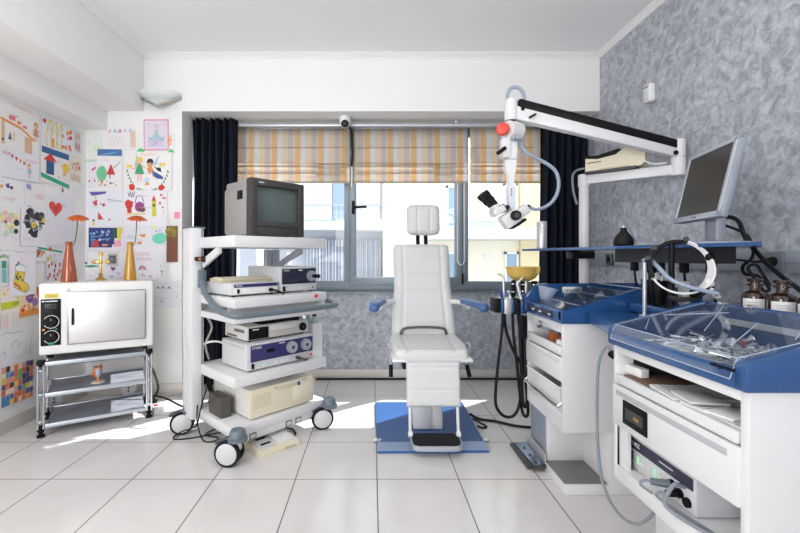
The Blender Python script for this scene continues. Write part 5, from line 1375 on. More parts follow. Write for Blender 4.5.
t = thing('blue_probe', 'thin dark blue probe standing in the leftmost black clip', 'handpiece', tuple(P(501, 300, 2.38)))
m = MB(); m.cyl(P(502.2, 298, 2.38), P(499.8, 289, 2.38), .008, .006, 10); m.build('tube', mat('deep_blue_plastic', (34, 44, 130), .4), t)
t = thing('air_handpiece', 'short steel handpiece with blue collar in the steel clip', 'handpiece', tuple(P(509, 297, 2.38)))
m = MB(); m.cyl(P(511, 299, 2.38), P(508, 291, 2.38), .012, .009, 12); m.build('tube', CHROME, t); m = MB(); m.cyl(P(507.8, 293, 2.375), P(505.5, 296, 2.375), .010, n=10); m.build('collar', BLUE_PAD, t)
t = thing('clear_funnel', 'translucent pale blue funnel at the blue corner of the chairside cabinet', 'funnel', tuple(P(545, 300, 2.3)))
m = MB(); c_ = P(543, 297, 2.27); m.lathe([(.02, 0), (.03, .01), (.055, .075), (.052, .077), (.026, .012)], c_ + Vector((0.01, 0, -.02)), 20, axis=(.25, 0, 1)); m.build('cone', clear('blue_clear', (.75, .84, 1.0), .2, .05, haze=.25), t)
m = MB(); a_ = P(521, 299, 2.345); m.box(a_.x - .02, 2.30, .64, a_.x + .02, 2.34, .765, .005); hh = m.build('hose_connector', BLACK, hb)
# yellow bowl
yb_ = thing('kidney_bowl', 'yellow plastic spitting bowl with a notch in its rim', 'bowl', tuple(P(523, 281, 2.42)))
c_ = P(522.5, 281, 2.42)
n = 40; prof = [(.03, 0.0), (.045, .003), (.072, .018), (.088, .040), (.094, .074), (.101, .080), (.100, .085), (.091, .079), (.084, .044), (.068, .024), (.03, .010)]
vs = []; fs = []
for r_, z_ in prof:
    for k in range(n):
        a = 2 * math.pi * k / n
        dz = 0
        if z_ > .06:
            d_ = abs((a - R(-38) + math.pi) % (2 * math.pi) - math.pi)
            if d_ < .2: dz = -.034 * min(1, (z_ - .05) / .03) * (1 if d_ < .13 else .5)
        vs.append(c_ + Vector((r_ * math.cos(a), r_ * math.sin(a) * .8, z_ + dz)))
for j in range(len(prof) - 1):
    for k in range(n): fs.append([j * n + k, j * n + (k + 1) % n, (j + 1) * n + (k + 1) % n, (j + 1) * n + k])
fs += [list(range(n - 1, -1, -1)), [(len(prof) - 1) * n + k for k in range(n)]]
m = MB(); m.add(vs, fs); m.build('bowl', mat('mustard_plastic', (206, 172, 88), .4, var=.04), yb_)
m = MB(); m.cyl(c_ + Vector((.02, 0, .004)), Vector((c_.x + .02, c_.y, .86)), .012, n=12); m.build('stem', STEEL, yb_)
# black hoses
def hose(label, pts, r=.009, y=2.4, m_=RUBBER): return cable('black_hose', label, pts, r, m_)
q = lambda px, py, y=2.38: P(px, py, y)
hose('black hose hanging in the widest loop from the leftmost handpiece clip', [q(503, 312), q(502, 330), q(498, 365), q(495.5, 395), q(497, 408), q(504, 416), q(513, 416), q(519, 406), q(521.5, 385), q(521, 355), q(523, 318, 2.37)])
hose('black hose crossing the wide loop and running to the cabinet edge', [q(504, 312, 2.41), q(506, 330, 2.41), q(513, 350, 2.42), q(520, 362, 2.42), q(524, 372, 2.43), q(526, 376, 2.44)])
hose('black hose hanging straight with its loop low beside the white bin', [q(512.5, 312, 2.41), q(513.5, 335, 2.41), q(517, 365, 2.41), q(520, 395, 2.40), q(522.5, 412, 2.39), q(526, 416.5, 2.38), q(528, 412, 2.38), q(527, 395, 2.36), q(524, 360, 2.36), q(523, 320, 2.36)])
hose('black hose in the tight loop nearest the white bin', [q(518, 312, 2.34), q(520, 335, 2.34), q(521.5, 370, 2.34), q(522.5, 398, 2.34), q(525, 407, 2.33), q(527, 400, 2.32), q(525.5, 370, 2.32), q(525, 330, 2.33)])

# ------------------------------------------------------------------ blue corner counter between the two cabinets
cc = thing('corner_counter', 'blue corner counter running behind the large instrument cabinet', 'counter', (1.5, 1.5, 0))
m = MB(); m.prism([(.972, 1.800, .798), (.892, 1.496, .798), (1.245, 1.496, .798), (1.245, .93, .798), (1.80, .93, .798), (1.80, 1.858, .798), (.985, 1.858, .798)], (0, 0, .052)); m.build('worktop', BLUE, cc)
m = MB(); m.box(1.165, 1.50, .85, 1.80, 1.856, .895, .012); m.box(1.245, .935, .85, 1.80, 1.495, .872, .004); m.build('raised_ledge', BLUE, cc)
m = MB(); m.box(1.26, .95, 0, 1.795, 1.855, .798, .004); m.build('support_cabinet', WHITE, cc)

# ------------------------------------------------------------------ large instrument cabinet in front (unit B)
B0, B1 = .950, 1.484
cb_ = thing('instrument_cabinet', 'large white cabinet with blue rim and clear lid, papers and a device below', 'cabinet', (1.05, 1.2, 0))
m = MB()
m.box(FX, B0, .302, 1.225, B0 + .024, .785, .004); m.box(FX, B1 - .02, .302, 1.225, B1, .785, .004); m.box(1.205, B0, .302, 1.225, B1, .785)
m.box(FX, B0 + .02, .755, 1.22, B1 - .02, .785, .003); m.box(FX, B0 + .02, .302, 1.22, B1 - .02, .356, .004); m.box(FX + .01, B0 + .02, .655, 1.22, B1 - .02, .672, .002); m.box(FX + .03, B0 + .02, .488, 1.22, B1 - .02, .497)
m.box(FX + .01, B1 - .07, .356, FX + .02, B1 - .02, .49)
m.build('carcass', WHITE, cb_)
m = MB(); m.box(1.195, B0 + .024, .673, 1.206, B1 - .02, .755); m.box(FX + .06, B0 + .024, .748, 1.2, B1 - .02, .7552); m.box(FX + .06, B1 - .024, .673, 1.2, B1 - .0195, .755); m.box(FX + .06, B0 + .0235, .673, 1.2, B0 + .028, .755); m.build('shade_sheets', mat('shade_grey', (52, 54, 58), .7), cb_)  # dark sheets put the shade inside the open shelf into colour
m = MB(); m.box(FX - .006, B0 + .026, .650, FX + .010, B1 - .022, .682, .004); m.build('ledge', WHITE, cb_)
m = MB(); m.box(FX - .008, B0 + .020, .500, FX + .014, B1 - .006, .645, .005); dr = m.build('drawer', WHITE, cb_)
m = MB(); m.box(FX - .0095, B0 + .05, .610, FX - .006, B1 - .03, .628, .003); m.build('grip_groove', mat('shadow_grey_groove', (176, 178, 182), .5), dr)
m = MB(); m.box(FX - .012, 1.288, .525, FX - .004, 1.412, .606, .003); lt = m.build('latch_plate', BLACK, dr)
m = MB(); yc = 1.35; m.box(FX - .0135, yc - .044, .547, FX - .011, yc + .044, .584, .010, seg=3); rc = m.build('latch_recess', DGREY, lt)
m = MB(); m.box(FX - .015, yc - .026, .558, FX - .012, yc - .0, .570, .002); m.build('latch_key', BRASS, rc)
m = MB(); m.box(1.0, 1.0, 0, 1.22, 1.44, .302, .004); m.build('pedestal', WHITE, cb_)
m = MB(); m.cyl((FX - .002, B1 + .004, .742), (FX - .002, B1 + .012, .742), .012, n=12); m.box(FX - .006, B1 - .002, .727, FX + .012, B1 + .008, .757, .003); m.build('hose_socket', BLACK, cb_)
# blue rim
bt = MB()
bt.box(FX - .012, B0 - .006, .783, 1.235, B1 + .010, .797, .003)
bt.box(FX - .014, B0, .785, FX + .010, B1 + .010, .832, .006)
near = [(FX - .014, .786), (FX - .014, .842), (FX + .0, .853), (FX + .02, .857), (1.17, .932), (1.20, .938), (1.238, .938), (1.238, .786)]
def rim_prism(mb, prof, y, d):
    bm = bmesh.new(); vs = [bm.verts.new((x, y, z)) for x, z in prof]; f = bm.faces.new(vs)
    r_ = bmesh.ops.extrude_face_region(bm, geom=[f]); bmesh.ops.translate(bm, verts=[v for v in r_['geom'] if isinstance(v, bmesh.types.BMVert)], vec=(0, d, 0))
    bmesh.ops.recalc_face_normals(bm, faces=bm.faces)
    bmesh.ops.bevel(bm, geom=list(bm.edges), offset=.0035, segments=2, profile=.5, affect='EDGES'); mb.frombm(bm)
rim_prism(bt, near, B0 - .010, .036); rim_prism(bt, near, B1 - .012, .024)
bt.box(1.205, B0, .786, 1.238, B1 + .01, .937, .006)
top_ = bt.build('blue_rim', BLUE, cb_)
m = MB(); m.box(FX + .01, B0 + .026, .797, 1.205, B1 - .012, .803); m.build('tray_floor', mat('grey_tray_liner', (120, 122, 128), .5, var=.15, scale=25), cb_)
m = MB(); m.box(1.198, B0 + .05, .872, 1.206, B1 - .10, .892, .002); m.build('light_strip', mat('pale_strip', (206, 210, 214), .4), cb_)
# clear lid with black lettering
slope = (.925 - .850) / (1.18 - (FX + .03)); sx0 = FX + .012
lid = bpy.data.objects.new('lid', None); COL.objects.link(lid); lid.parent = cb_; lid['label'] = 'clear sloping plastic lid with black lettering'
m = MB()
y0, y1 = B0 + .030, B1 - .014
m.prism([(FX - .017, y0, .806), (FX - .020, y0, .806), (FX - .002, y0, .856), (1.20, y0, .934), (1.20, y0, .931), (FX + .0, y0, .852)], (0, y1 - y0, 0))
m.build('sheet', ACRYL, lid)
EDGE = mat('clear_edge', (170, 186, 206), .2, var=.02)
m = MB()
def eline(pts): m.tube(pts, .0015, 6, smooth=0)
eline([(FX - .019, y0, .806), (FX - .019, y1, .806)]); eline([(FX - .019, y0, .806), (FX - .002, y0, .855), (1.20, y0, .933)]); eline([(FX - .019, y1, .806), (FX - .002, y1, .855), (1.20, y1, .933)]); eline([(FX - .002, y0, .856), (FX - .002, y1, .856)])
m.build('edge', EDGE, lid)
m = MB()
zl = lambda x: .855 + (x - FX) * (.933 - .855) / (1.20 - FX) + .003
for ya, yb2, xa, xb in ((1.34, 1.44, FX + .02, FX + .10), (1.20, 1.38, FX + .10, 1.19), (1.06, 1.16, FX + .06, FX + .22), (1.0, 1.1, FX + .16, 1.18), (1.44, 1.30, FX + .15, FX + .26)):
    m.tube([(xa, ya, zl(xa)), (xb, yb2, zl(xb))], .0013, 6, smooth=0)
m.build('fold_line', EDGE, lid)
n_ = Vector((-.05, 0, .018)).normalized()
text('lettering', 'otopront', .0195, face_M((FX - .0155, B0 + .054, .829), (0, -1, 0), (-.05, 0, .018)), BLACK, lid, .0012)
for y in (1.30, 1.40):
    m = MB(); m.box(1.195, y - .015, .934, 1.215, y + .015, .944, .003); m.build('hinge', CHROME, lid)
scatter(FX + .12, 1.13, B0 + .13, B1 - .11, .812, 70, 9, 'the large clear lid')
r_ = random.Random(4)
for i, (x, y, sx, sy, lab) in enumerate(((1.10, 1.40, .12, .09, 'steel tray in the far corner under the clear lid'), (1.12, 1.16, .12, .14, 'steel tray in the middle of the back under the clear lid'), (.99, 1.05, .13, .10, 'steel tray nearest the blue side block under the clear lid'))):
    t = thing('steel_tray', lab, 'tray', (x, y, .803)); m = MB(); m.box(x - sx / 2, y - sy / 2, .803, x + sx / 2, y + sy / 2, .806, .001); 
    for q_ in ((x - sx / 2, y - sy / 2, x + sx / 2, y - sy / 2 + .003), (x - sx / 2, y + sy / 2 - .003, x + sx / 2, y + sy / 2), (x - sx / 2, y - sy / 2, x - sx / 2 + .003, y + sy / 2), (x + sx / 2 - .003, y - sy / 2, x + sx / 2, y + sy / 2)): m.box(q_[0], q_[1], .803, q_[2], q_[3], .818)
    m.build('tray', STEEL, t)
smallbox('swab_packet', 'small white packet in front of the steel trays under the clear lid', 'packet', .95, 1.28, .805, .06, .09, .012, LABELW, .003, .4)
smallbox('red_cap', 'tiny red cap among the instruments under the clear lid', 'cap', 1.13, 1.25, .83, .012, .03, .010, RED, .003, .4)
# papers on the open shelf
PAP = mat('printed_paper', (226, 230, 228), .8, var=.02)
PRN = mat('print_grey', (150, 156, 160), .8, var=.05)
def papers(x, y, z, sx, sy, rz, label, n=4, lines=True):
    t = thing('paper_stack', label, 'papers', (x, y, z), 0, 'papers on the open shelf'); M = Matrix.Translation((x, y, z)) @ Matrix.Rotation(rz, 4, 'Z'); rr = random.Random(int(x * 1000 + y * 777))
    m = MB()
    for k in range(n): a = rr.uniform(-.006, .006); m.box(-sx / 2 + a, -sy / 2 + a, k * .003, sx / 2 + a, sy / 2 + a, k * .003 + .0025, M=M)
    m.build('sheets', PAP, t)
    if lines:
        m = MB(); zz = n * .003
        for k in range(7): 
            yy = -sy * .42 + k * sy * .12; m.box(-sx * .42, yy, zz - .0004, sx * (.1 + .3 * rr.random()), yy + .006, zz + .0002, M=M)
        m.build('print', PRN, t)
papers(.99, 1.10, .673, .20, .16, .1, 'printed paper stack at the near end of the open shelf', 5)
papers(.98, 1.235, .673, .19, .13, -.15, 'printed paper stack in the middle of the open shelf', 6)
papers(1.0, 1.335, .673, .20, .10, .2, 'thin pile of printed paper behind the brown folder', 3)
papers(.97, 1.005, .673, .15, .05, .05, 'narrow cut papers against the near end of the open shelf', 4, False)
smallbox('brown_folder', 'brown card folder lying at the far end of the open shelf', 'folder', .985, 1.385, .6735, .19, .12, .012, mat('brown_card', (116, 88, 72), .7), .002, .1)
smallbox('card_box', 'small white card box leaning at the far end of the open shelf', 'box', .925, 1.425, .686, .03, .075, .03, LABELW, .002, .1)
smallbox('white_booklet', 'white booklet with a grey spine on top of the middle papers', 'booklet', .935, 1.165, .692, .10, .10, .008, OFFW, .002, -.2)
smallbox('booklet', 'open booklet on the near papers of the open shelf', 'booklet', .93, 1.06, .689, .09, .07, .006, LABELW, .002, .3)
# light source in the lower compartment
ls = thing('light_source_unit', 'white device with dark panel and grey leads inside the large cabinet', 'medical device', (1.04, 1.31, .357))
m = MB(); m.box(.918, 1.155, .359, 1.19, 1.466, .468, .004); m.build('housing', OFFW, ls)
m = MB(); m.box(.9145, 1.165, .428, .919, 1.460, .463, .001); pn = m.build('front_panel', mat('dark_plum_panel', (52, 48, 70), .45), ls)
text('lettering', 'STORZ', .020, face_M((.914, 1.425, .447), (0, -1, 0), (-1, 0, 0)), LABELW, pn)
m = MB(); m.box(.914, 1.24, .446, .9165, 1.30, .450); m.build('marking', OFFW, pn)
m = MB(); m.box(.9135, 1.436, .385, .919, 1.450, .415, .002); m.build('power_switch', BLACK, ls)
for y in (1.405, 1.320):
    m = MB(); m.box(.9135, y - .006, .384, .919, y + .006, .412, .002); m.build('lamp', GREENLED, ls)
for y in (1.385, 1.30, 1.283):
    m = MB(); m.box(.914, y - .006, .385, .919, y + .006, .40, .002); m.build('button', WHITE2, ls)
for y, z in ((1.245, .405), (1.215, .395), (1.185, .385)):
    m = MB(); m.cyl((.919, y, z), (.910, y, z), .014, n=16); m.build('jack', BLACK, ls)
GLEAD = mat('grey_lead_rubber', (132, 138, 146), .5)
t = thing('grey_plug', 'grey round plug in the device inside the large cabinet', 'plug', (.88, 1.25, .40))
m = MB(); m.cyl((.908, 1.245, .405), (.862, 1.262, .405), .012, .010, 14); m.build('body', MGREY, t)
m = MB(); m.tube([(.862, 1.262, .405), (.850, 1.275, .400), (.848, 1.29, .38), (.872, 1.27, .362)], .004, 8); m.build('lead', GLEAD, t)
t = thing('black_plug', 'black plug below the grey plug in the device inside the large cabinet', 'plug', (.88, 1.215, .395))
m = MB(); m.cyl((.908, 1.215, .395), (.88, 1.22, .392), .011, .010, 14); m.build('body', BLACK, t)
m = MB(); m.tube([(.88, 1.22, .392), (.866, 1.235, .386), (.868, 1.24, .368), (.885, 1.2, .3605), (.91, 1.1, .3605), (.92, 1.0, .3605)], .004, 8); m.build('lead', GLEAD, t)
cable('grey_hose', 'thick grey hose hanging over the front edge of the device in the large cabinet', [Vector((.907, 1.185, .43)), Vector((.875, 1.18, .44)), Vector((.858, 1.19, .40)), Vector((.856, 1.19, .375)), Vector((.872, 1.16, .361)), Vector((.90, 1.08, .3605)), Vector((.93, .99, .3615))], .006, GLEAD)
smallbox('storage_box', 'white storage box behind the device in the large cabinet', 'box', 1.10, 1.065, .357, .16, .13, .09, WHITE2, .004)
smallbox('blue_lid', 'bright blue plastic lid at the near end of the lower shelf', 'dish', .935, 1.015, .357, .07, .06, .012, mat('bright_blue_plastic', (40, 120, 210), .4), .004)  # flat blue box, a plastic lid
# long grey hose from the large cabinet down to the floor
h = lambda px, py, Y: P(px, py, Y)
cable('grey_hose', 'long grey hose hanging from the large cabinet in a low loop above the tiles', [Vector((FX - .002, B1 + .010, .742)), h(607, 346, 1.52), h(599, 362, 1.55), h(597, 400, 1.58), h(597.5, 440, 1.58), h(601, 475, 1.57), h(609, 499, 1.55), h(622, 517, 1.53), h(637, 524, 1.50), h(650, 517, 1.47), h(658, 505, 1.44), Vector((1.05, 1.43, .30))], .0055, GLEAD)

# ------------------------------------------------------------------ white post, swinging arms and the operating microscope
PX, PY = 1.383, 2.66; EX, EY = 1.748, 2.33
mic = thing('operating_microscope', 'white operating microscope on a swinging arm with black cover and red knob', 'microscope', (PX, PY, 0))
m = MB(); m.cyl((PX, PY, 0), (PX, PY, 1.60), .030, n=24); m.cyl((PX, PY, 1.555), (PX, PY, 1.632), .036, n=24); m.cyl((PX, PY, 0), (PX, PY, .02), .12, n=28); m.build('post', WHITE, mic)
d = Vector((EX - PX, EY - PY, 0)); L = d.length; AM = Matrix.Translation((PX, PY, 0)) @ Matrix.Rotation(math.atan2(d.y, d.x), 4, 'Z')
m = MB(); m.box(-.01, -.026, 1.566, L, .026, 1.626, .008, M=AM); la = m.build('lower_arm', WHITE, mic)
z_ = lambda py: EYE - (py - CY) / F * EY
m = MB(); m.cyl((EX, EY, z_(175.5)), (EX, EY, z_(157)), .036, n=24); m.cyl((EX, EY, z_(156.3)), (EX, EY, z_(140)), .036, n=24); m.cyl((EX, EY, z_(158)), (EX, EY, z_(155)), .030, n=20); m.build('elbow', WHITE, mic)
HY = 2.30
h = lambda px, py, Y=HY: P(px, py, Y)
HX = h(511, 0).x
# upper arm: white beam with black cover above
def beam(px0, t0, b0, px1, t1, b1, w, name, mt, Y0=HY, Y1=EY):
    m = MB(); pts = [P(px0, t0, Y0), P(px1, t1, Y1), P(px1, b1, Y1), P(px0, b0, Y0)]
    bm = bmesh.new(); vs = [bm.verts.new(p + Vector((0, -w, 0))) for p in pts]; f = bm.faces.new(vs)
    r_ = bmesh.ops.extrude_face_region(bm, geom=[f]); bmesh.ops.translate(bm, verts=[v for v in r_['geom'] if isinstance(v, bmesh.types.BMVert)], vec=(0, 2 * w, 0))
    bmesh.ops.recalc_face_normals(bm, faces=bm.faces); bmesh.ops.bevel(bm, geom=list(bm.edges), offset=.007, segments=2, profile=.5, affect='EDGES')
    m.frombm(bm); return m.build(name, mt, mic)
ua = beam(511, 106, 119.5, 678, 146, 158.5, .026, 'upper_arm', WHITE)
beam(518, 100, 108.5, 674, 140.5, 149.5, .030, 'arm_cover', BLACK)
m = MB(); m.cyl(h(521, 110.5) + Vector((0, -.034, 0)), h(521, 110.5), .010, n=12); m.cyl(P(672, 154, EY) + Vector((0, -.034, 0)), P(672, 154, EY), .013, n=12); m.build('joint_screw', BLACK, ua)
m = MB(); a_ = h(532, 116.5, HY - .03); m.box(a_.x - .02, a_.y - .02, a_.z - .004, a_.x + .022, a_.y + .004, a_.z + .006, .004, M=Matrix.Translation(a_) @ Matrix.Rotation(R(-28), 4, 'Y') @ Matrix.Translation(-a_)); m.build('tension_lever', BLACK, ua)
m = MB(); m.cyl((HX, HY, h(0, 121).z), (HX, HY, h(0, 101.5).z), .036, n=24); m.cyl((HX, HY, h(0, 102).z), (HX, HY, h(0, 99.5).z), .028, n=24); m.build('arm_head', WHITE, mic)
m = MB(); m.cyl((HX, HY, h(0, 123).z), (HX, HY, h(0, 120.5).z), .028, n=20); m.build('collar', BLACK, mic)
c_ = h(511.5, 131)
m = MB(); m.cyl(c_ + Vector((-.03, -.02, 0)), c_ + Vector((.045, .02, 0)), .052, n=28); m.box(c_.x - .032, HY - .03, h(0, 141).z, c_.x + .032, HY + .03, h(0, 122).z, .012, seg=3); rb = m.build('swivel', WHITE, mic)
k0 = h(501, 129, HY - .035)
m = MB(); m.lathe([(.022, 0), (.034, .006), (.036, .022), (.030, .032), (.01, .036)], k0 + Vector((.018, .018, 0)), 24, axis=(-.45, -.9, 0)); m.build('red_knob', RED, rb)
m = MB(); m.cyl(c_ + Vector((.045, .02, .0)), c_ + Vector((.052, .024, 0)), .046, n=24); m.box(c_.x + .045, HY + .0, c_.z - .05, c_.x + .058, HY + .03, c_.z + .01, .004); m.build('brake_disc', BLACK, rb)
a_ = h(506.5, 159); b_ = h(500.5, 140)
m = MB(); m.box(h(500.5, 0).x, HY - .030, h(0, 158.5).z, h(509.5, 0).x, HY + .030, h(0, 139).z, .008); m.box(h(507, 0).x, HY - .022, h(0, 160).z, h(516.5, 0).x, HY + .022, h(0, 141).z, .006); lo = m.build('swivel_block', WHITE, mic)
m = MB(); q_ = h(501.5, 150.5, HY - .04); Mq = Matrix.Translation(q_) @ Matrix.Rotation(R(-35), 4, 'Y'); m.box(-.032, -.012, -.011, .030, .012, .011, .008, M=Mq); m.cyl(q_, q_ + Vector((0, .02, 0)), .012, n=12); m.build('clamp_lever', BLACK, lo)
# suspension: broad at the top, narrow below
m = MB()
pr = [(505.6, 159.5), (516.6, 159.5), (516.4, 167), (514.3, 176), (514.6, 209), (509.4, 209), (508.6, 176), (505.8, 168)]
m.prism([h(x, y, HY - .018) for x, y in pr], (0, .036, 0)); sus = m.build('suspension', WHITE, mic)
m = MB(); 
for k in range(4): p_ = h(511.6, 189 + k * 2.2, HY - .0185); m.box(p_.x - .0035, p_.y - .0006, p_.z - .0035, p_.x + .0035, p_.y + .0006, p_.z + .0035)
m.build('marking', DGREY, sus)
# optical head, tilted
hb_ = bpy.data.objects.new('optical_head', None); COL.objects.link(hb_); hb_.parent = mic
pc_ = h(513, 217); hb_.location = wmat(mic).inverted() @ pc_
HM2 = Matrix.Translation(pc_) @ Matrix.Rotation(R(-36), 4, 'Y')      # local x runs along the head, up to the right
HM2 = Matrix.Translation(pc_) @ Matrix.Rotation(R(-33), 4, 'Y')
m = MB(); m.box(-.070, -.038, -.040, .028, .038, .040, .008, M=HM2); m.box(.02, -.032, -.030, .095, .032, .026, .007, M=HM2); m.build('body', WHITE, hb_)
m = MB(); m.box(-.045, -.036, -.054, .045, .036, -.038, .003, M=HM2); m.build('objective', BLACK, hb_)
m = MB(); m.cyl((.002, -.038, .004), (.002, -.062, .004), .028, .026, 24, M=HM2); kn = m.build('focus_knob', BLACK, hb_)
m = MB(); m.cyl((.002, -.062, .004), (.002, -.064, .004), .016, n=20, M=HM2); m.build('knob_face', DGREY, kn)
m = MB(); m.cyl(h(507.4, 207.5, HY - .02), h(507.4, 207.5, HY - .05), .014, n=16); m.build('tilt_knob', BLACK, hb_)
m = MB(); m.cyl((.09, 0, .0), (.112, 0, .004), .014, .010, 14, M=HM2); m.build('fibre_socket', BLACK, hb_)
# binocular tube on the left
p0 = h(507, 213.5); p1 = h(493.5, 208)
BMx = Matrix.Translation((h(498, 210.5))) @ Matrix.Rotation(R(-30), 4, 'Y')
m = MB(); m.box(-.040, -.050, -.022, .030, .050, .018, .007, M=BMx); m.build('binocular_housing', WHITE, hb_)
m = MB(); m.box(.026, -.045, -.030, .036, .045, .020, .003, M=BMx); m.build('joint_ring', BLACK, hb_)
for s in (-1, 1):
    o = Vector((0, s * .032, 0)); a_, b_ = h(493.5, 205.5) + o, h(481.5, 193.5) + o
    m = MB(); m.cyl(h(495, 209) + o, a_ + (a_ - h(495, 209)) * .1, .020, n=18); m.build('eyepiece_tube', WHITE, hb_)
    dv = (b_ - a_); Lx = dv.length
    m = MB(); m.lathe([(.018, 0), (.020, Lx * .1), (.020, Lx * .25), (.024, Lx * .3), (.024, Lx * .55), (.021, Lx * .58), (.026, Lx * .65), (.027, Lx * .95), (.020, Lx)], a_, 22, axis=dv); m.build('eyepiece', RUBBER, hb_)
FIB = mat('grey_blue_tube', (150, 162, 180), .45)
m = MB(); m.tube([HM2 @ Vector((.108, 0, .003)), h(536, 209.5), h(548, 205.5), h(556, 196), h(558.8, 184), h(556, 172), h(548, 164.5), h(534, 157), h(525, 151), h(519, 143), h(513, 137.5, HY - .05)], .010, 10); m.build('light_fibre', FIB, mic)
m = MB(); m.tube([h(507.6, 102), h(507.6, 94), h(510.5, 88.5), h(516, 87.2), h(521.5, 90), h(524, 96), h(524.2, 102)], .010, 10); m.build('cable_loop', FIB, mic)
m = MB(); m.tube([P(676, 141, EY), P(681, 139.5, EY + .01), P(685, 138, EY + .03)], .006, 8); m.build('cable_end', FIB, mic)

# beige light projector resting on the lower arm
lp = thing('light_projector', 'beige light projector box lying on the lower microscope arm', 'projector', tuple(AM @ Vector((.2, 0, 1.626))))
m = MB(AM)
pr = [(.02, 1.640), (.32, 1.640), (.34, 1.66), (.34, 1.72), (.30, 1.75), (.23, 1.755), (.20, 1.735), (.09, 1.722), (.02, 1.736)]
m.prism([(x, -.05, z) for x, z in pr], (0, .10, 0)); m.build('housing', BEIGE, lp)
m = MB(AM); m.prism([(.02, -.053, 1.724), (.09, -.053, 1.712), (.19, -.053, 1.725), (.225, -.053, 1.752), (.20, -.053, 1.757), (.09, -.053, 1.735), (.02, -.053, 1.742)], (0, .106, 0)); m.build('dark_top', BLACK, lp)
m = MB(AM); m.box(.015, -.055, 1.626, .30, .055, 1.642, .003); m.build('mount', DGREY, lp)
m = MB(AM); m.box(.10, -.054, 1.636, .26, -.049, 1.650, .002); m.build('vent', BEIGE_D, lp)
m = MB(AM); m.box(.03, -.0512, 1.690, .11, -.0498, 1.697); m.build('lettering_strip', mat('faint_print', (120, 112, 96), .6), lp)
m = MB(AM); m.tube([(.01, -.02, 1.67), (-.04, -.03, 1.66), (-.062, -.03, 1.62), (-.055, -.03, 1.52), (-.035, -.03, 1.44)], .007, 8); m.build('lead', GLEAD, lp)
m = MB(AM); m.tube([(.33, -.02, 1.70), (.34, -.045, 1.665), (.37, -.05, 1.640), (.42, -.045, 1.632), (.44, -.02, 1.64), (.40, .0, 1.645)], .006, 8); m.build('fibre_lead', OFFW, lp)
cable('grey_lead_to_bulb', 'thin grey lead running down the stucco wall toward the black rubber bulb', [Vector((PX + .06, PY, 1.50)), Vector((1.48, 2.62, 1.42)), Vector((1.52, 2.45, 1.30)), Vector((1.42, 2.2, 1.185))], .005, GLEAD)

# ------------------------------------------------------------------ thin blue wall shelf and what stands on it
SZ0, SZ1 = 1.136, 1.150
sf = thing('blue_shelf', 'thin blue shelf along the stucco wall carrying the flat screen', 'shelf', (1.35, 2.0, SZ0))
def fl(t, o=0.0):   # point on the shelf's front line
    a, b = Vector((1.0, 2.72)), Vector((1.30, 1.36)); p = a + (b - a) * t; n = Vector((.976, .215)); return p + n * o
q = [fl(0), fl(1), Vector((1.62, 1.70)), fl(.2, .30), fl(0, .26)]
m = MB(); m.prism([(p.x, p.y, SZ0) for p in q], (0, 0, SZ1 - SZ0)); m.build('board', BLUE, sf)
a, b = fl(.05, .34), fl(.10, .34); m = MB(); m.box(PX - .10, PY - .06, 1.085, PX + .04, PY + .04, SZ0, .006); m.build('clamp', BLACK, sf)
def obox(mb, t0, t1, o0, o1, z0, z1): mb.prism([(p.x, p.y, z0) for p in (fl(t0, o0), fl(t1, o0), fl(t1, o1), fl(t0, o1))], (0, 0, z1 - z0))
m = MB(); obox(m, .52, .86, .05, .16, 1.072, SZ0); m.build('cable_box', mat('black_cable_box', (28, 28, 34), .5), sf)
for tq, o in ((.55, .22),):
    p = fl(tq, o); m = MB(); m.cyl((p.x, p.y, .85 if tq > .5 else .8), (p.x, p.y, SZ0), .022, n=16); m.build('support', BLACK, sf)
p = fl(.10, .05); t = thing('steel_can', 'tall brushed steel canister at the left tip of the blue shelf', 'canister', (p.x, p.y, SZ1))
m = MB(); m.lathe([(.030, 0), (.031, .004), (.031, .168), (.029, .172)], (p.x, p.y, SZ1), 28); m.build('body', STEEL, t); m = MB(); m.lathe([(.0318, .140), (.0318, .146)], (p.x, p.y, SZ1), 28); m.build('lid_ring', CHROME, t)
p = fl(.55, .06); t = thing('rubber_bulb', 'black rubber air bulb standing on the blue shelf', 'air bulb', (p.x, p.y, SZ1))
m = MB(); m.lathe([(.038, 0), (.043, .006), (.044, .02), (.040, .040), (.026, .060), (.015, .072), (.013, .090)], (p.x, p.y, SZ1), 28); m.build('bulb', RUBBER, t); m = MB(); m.cyl((p.x, p.y, SZ1 + .088), (p.x, p.y, SZ1 + .098), .008, n=12); m.build('nozzle', STEEL, t)
# flat screen
fs_ = thing('flat_screen', 'grey framed flat screen tilted back on the blue shelf', 'screen', (1.47, 1.77, SZ1))
c0 = Vector((1.404, 1.775, 1.258))
ang = math.atan2(1.95 - 1.6, 1.486 - 1.396)
SMx = Matrix.Translation(c0) @ Matrix.Rotation(ang + math.pi, 4, 'Z') @ Matrix.Rotation(R(-12), 4, 'X')
sw, shh = .372, .315
m = MB(); m.box(-sw / 2, .0, 0, sw / 2, .030, shh, .006, M=SMx); m.box(-sw * .4, .028, .03, sw * .4, .055, shh - .04, .012, M=SMx); bd = m.build('housing', mat('silver_grey_plastic', (150, 156, 166), .4, .2), fs_)
m = MB(); bz = .018
m.box(-sw / 2, -.006, 0, -sw / 2 + bz, .002, shh, .002, M=SMx); m.box(sw / 2 - bz, -.006, 0, sw / 2, .002, shh, .002, M=SMx); m.box(-sw / 2, -.006, 0, sw / 2, .002, .024, .002, M=SMx); m.box(-sw / 2, -.006, shh - .016, sw / 2, .002, shh, .002, M=SMx)
m.build('bezel', mat('silver_bezel', (182, 188, 198), .35, .3), fs_)
